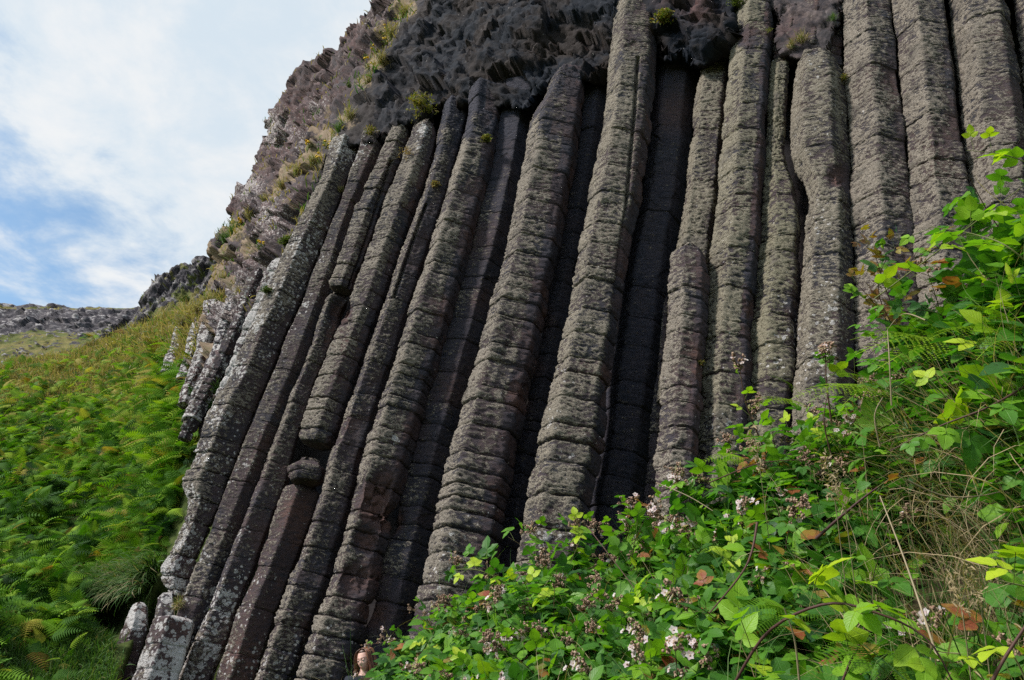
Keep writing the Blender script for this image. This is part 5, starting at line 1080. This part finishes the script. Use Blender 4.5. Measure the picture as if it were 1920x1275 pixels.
def woman():
    SK, HR = person_materials(); CO = plain_material('dark_jacket', (.012, .014, .022), (.02, .022, .032), 60, .8, .2); TRS = plain_material('dark_trousers', (.015, .017, .025), (.03, .032, .045), 90, .85, .1)
    EW = plain_material('eye_white', (.6, .58, .55), (.7, .68, .65), 10, .3, .5, 0); EI = plain_material('iris', (.02, .012, .008), (.04, .02, .01), 10, .2, .5, 0)
    hc = at(684.5, 1237, 7.35); gz = hc[2] - 1.56
    org = np.array([hc[0], hc[1] + .02, gz]); L = lambda x, y, z: (org[0] + x, org[1] + y, gz + z)
    # head: local frame, front is -Y, turned to picture left and tipped down
    nu, nv = 48, 40; th = np.linspace(0, 2 * math.pi, nu, endpoint=False)[None, :]; ph = np.linspace(0.02, math.pi - .02, nv)[:, None]
    x = np.sin(ph) * np.sin(th); y = -np.sin(ph) * np.cos(th); z = np.cos(ph) + 0 * th
    X = x * .074; Y = y * .095; Z = z * .118; fr = np.clip(-y, 0, 1)
    low = np.clip(-z, 0, 1); X = X * (1 - .36 * low ** 1.3); Y = Y * (1 - .10 * low) - .012 * low * fr; Y = np.where(y < 0, Y * (1 - .10 * fr * (1 - low)), Y)
    G = lambda cx, cz, sx, sz: np.exp(-((X - cx) / sx) ** 2 - ((Z - cz) / sz) ** 2) * (y < 0)
    Y = Y - .024 * G(0, -.022, .009, .017) - .011 * G(0, .005, .007, .022) + .011 * G(-.030, .006, .016, .012) + .011 * G(.030, .006, .016, .012)
    Y = Y - .008 * G(0, -.062, .020, .006) - .007 * G(0, -.073, .017, .006) + .004 * G(0, -.0675, .02, .0025) - .010 * G(0, -.098, .018, .016) - .005 * G(.042, -.022, .018, .018) - .005 * G(-.042, -.022, .018, .018) - .005 * G(0, .028, .05, .010)
    hv = np.stack([X, Y, Z], -1).reshape(-1, 3); lip = np.clip(1.3 * (G(0, -.062, .018, .005) + G(0, -.073, .015, .005)), 0, 1).ravel()
    brow = np.clip(1.2 * (G(-.030, .024, .015, .0035) + G(.030, .024, .015, .0035)), 0, 1).ravel()
    yaw, pit, rol = R(-22), R(12), R(-10)
    RM = np.array(Matrix.Rotation(yaw, 3, 'Z') @ Matrix.Rotation(pit, 3, 'X') @ Matrix.Rotation(rol, 3, 'Y'))
    HT = lambda q: np.asarray(q) @ RM.T + hc
    J = {'pelvis': (L(0, 0, .92), (.15, .11)), 'waist': (L(0, 0, 1.08), (.12, .09)), 'chest': (L(0, .0, 1.26), (.15, .10)), 'neckb': (L(0, .01, 1.40), .06), 'neck': (L(0, 0, 1.47), .048), 'headb': (tuple(hc + np.array([0, .01, -.03])), .05)}
    E = [('pelvis', 'waist'), ('waist', 'chest'), ('chest', 'neckb'), ('neckb', 'neck'), ('neck', 'headb')]
    for s_, n_ in ((-1, 'l'), (1, 'r')):
        J.update({n_ + 'sh': (L(s_ * .165, .01, 1.35), .058), n_ + 'el': (L(s_ * .215, .03, 1.08), .042), n_ + 'wr': (L(s_ * .20, -.05, .86), .028), n_ + 'hip': (L(s_ * .09, 0, .86), .10), n_ + 'kn': (L(s_ * .10, -.02, .48), .062), n_ + 'an': (L(s_ * .10, .02, .09), .042), n_ + 'to': (L(s_ * .115, -.13, .035), .035)})
        E += [('chest', n_ + 'sh'), (n_ + 'sh', n_ + 'el'), (n_ + 'el', n_ + 'wr'), ('pelvis', n_ + 'hip'), (n_ + 'hip', n_ + 'kn'), (n_ + 'kn', n_ + 'an'), (n_ + 'an', n_ + 'to')]
        J[n_ + 'pa'] = (L(s_ * .197, -.075, .80), .026); E.append((n_ + 'wr', n_ + 'pa'))
        for k, (dy, ln) in enumerate(((-.028, .062), (-.010, .075), (.009, .070), (.026, .055))):
            J[f'{n_}f{k}'] = (L(s_ * .194, -.080 + dy, .765), .0085); J[f'{n_}g{k}'] = (L(s_ * .186, -.086 + dy, .765 - ln * .55), .008); J[f'{n_}h{k}'] = (L(s_ * .172, -.088 + dy, .765 - ln), .007)
            E += [(n_ + 'pa', f'{n_}f{k}'), (f'{n_}f{k}', f'{n_}g{k}'), (f'{n_}g{k}', f'{n_}h{k}')]
        J[n_ + 't0'] = (L(s_ * .185, -.115, .815), .010); J[n_ + 't1'] = (L(s_ * .172, -.135, .785), .0085); E += [(n_ + 'pa', n_ + 't0'), (n_ + 't0', n_ + 't1')]
    bv, bf = skin_graph('b', J, E, 'pelvis')
    hf = [tuple(r) for r in (grid_faces(nv, nu, True) + len(bv))]
    V = np.concatenate([bv, HT(hv)]); z0 = np.zeros(len(bv))
    o = mesh('person', V, bf + hf, SK, {'lip': np.r_[z0, lip], 'brow': np.r_[z0, brow]}, None, tuple(org))
    tag(o, 'woman with long auburn hair looking down, half hidden behind the brambles', 'person')
    keep = lambda ks: ({k: (J[k][0], tuple(np.array(J[k][1]) * 1.0 + .014) if isinstance(J[k][1], tuple) else J[k][1] + .014) for k in ks}, [(a, b) for a, b in E if a in ks and b in ks])
    j, e_ = keep(['pelvis', 'waist', 'chest', 'neckb', 'lsh', 'lel', 'lwr', 'rsh', 'rel', 'rwr']); v, f = skin_graph('j', j, e_, 'pelvis'); mesh('jacket', v, f, CO, None, o, tuple(org))
    j, e_ = keep(['pelvis', 'lhip', 'lkn', 'lan', 'rhip', 'rkn', 'ran']); v, f = skin_graph('t', j, e_, 'pelvis'); mesh('trousers', v, f, TRS, None, o, tuple(org))
    for s_ in (-1, 1):
        j = {'a': (L(s_ * .10, .04, .06), .048), 'b': (L(s_ * .108, -.05, .045), .046), 'c': (L(s_ * .116, -.15, .035), .038)}; v, f = skin_graph('s', j, [('a', 'b'), ('b', 'c')], 'b'); mesh('shoe', v, f, TRS, None, o, tuple(org))
        eb, ef = ball(.0125, n=14, m=10); c0 = np.array([s_ * .030, -.0755, .006]); mesh('eye', HT(eb + c0), ef, EW, None, o, tuple(org))
        ib, if_ = ball(.0062, n=10, m=8); mesh('iris', HT(ib * np.array([1, .5, 1]) + c0 + np.array([0, -.0112, -.003])), if_, EI, None, o, tuple(org))
        lb, lf = ball(.0135, n=14, m=8); lb = lb[:14 * 5]; mesh('eyelid', HT(lb + c0 + np.array([0, .0006, .0015])), grid_faces(5, 14, True), SK, {'lip': 0, 'brow': .25}, o, tuple(org))
    # hair: cap and long locks falling on both sides
    rs_ = np.random.RandomState(8); g = Geo()
    cv, cf = ball(1.0, n=30, m=18); cv = cv * np.array([.086, .106, .126]); m_ = ~((cv[:, 1] < -.03) & (cv[:, 2] < .075) & (np.abs(cv[:, 0]) < .082)) ; cv[:, 1] += .014; cv[~m_, 1] = np.maximum(cv[~m_, 1], .0)
    g.add(HT(cv), cf, var=.25, aut=0)
    for k in range(170):
        s_ = -1 if k % 2 else 1; a = rs_.uniform(-.6, 2.6); root_ = np.array([s_ * .016 * rs_.uniform(0, 1), -.045 + .13 * rs_.uniform(0, 1), .118]); 
        sx = math.cos(a * .5); mid = np.array([s_ * (.078 + .012 * rs_.uniform()), -.065 + .15 * rs_.uniform(0, 1), .03 + .03 * rs_.normal()])
        q = [root_, np.array([s_ * .055, mid[1] * .8, .104]), mid, mid + np.array([s_ * .012, -.012, -.09]), mid + np.array([s_ * (.02 + .01 * rs_.normal()), -.02 + .01 * rs_.normal(), -.20]), mid + np.array([s_ * .012, -.03, -.31 - .05 * rs_.uniform()])]
        q = np.array(q); t = np.linspace(0, 5, 16); qq = np.stack([np.interp(t, np.arange(6), q[:, c_]) for c_ in range(3)], 1); kk = np.array([.25, .5, .25]); 
        for _ in range(2): qq[1:-1] = kk[0] * qq[:-2] + kk[1] * qq[1:-1] + kk[2] * qq[2:]
        W_ = qq @ RM.T; W_[:, 0] *= 1; v, f = tube(W_ + hc, np.linspace(.006, .003, 16), 5); g.add(v, f, var=rs_.uniform(0, 1), aut=0)
    g.build('hair', HR, o, tuple(org))
woman()
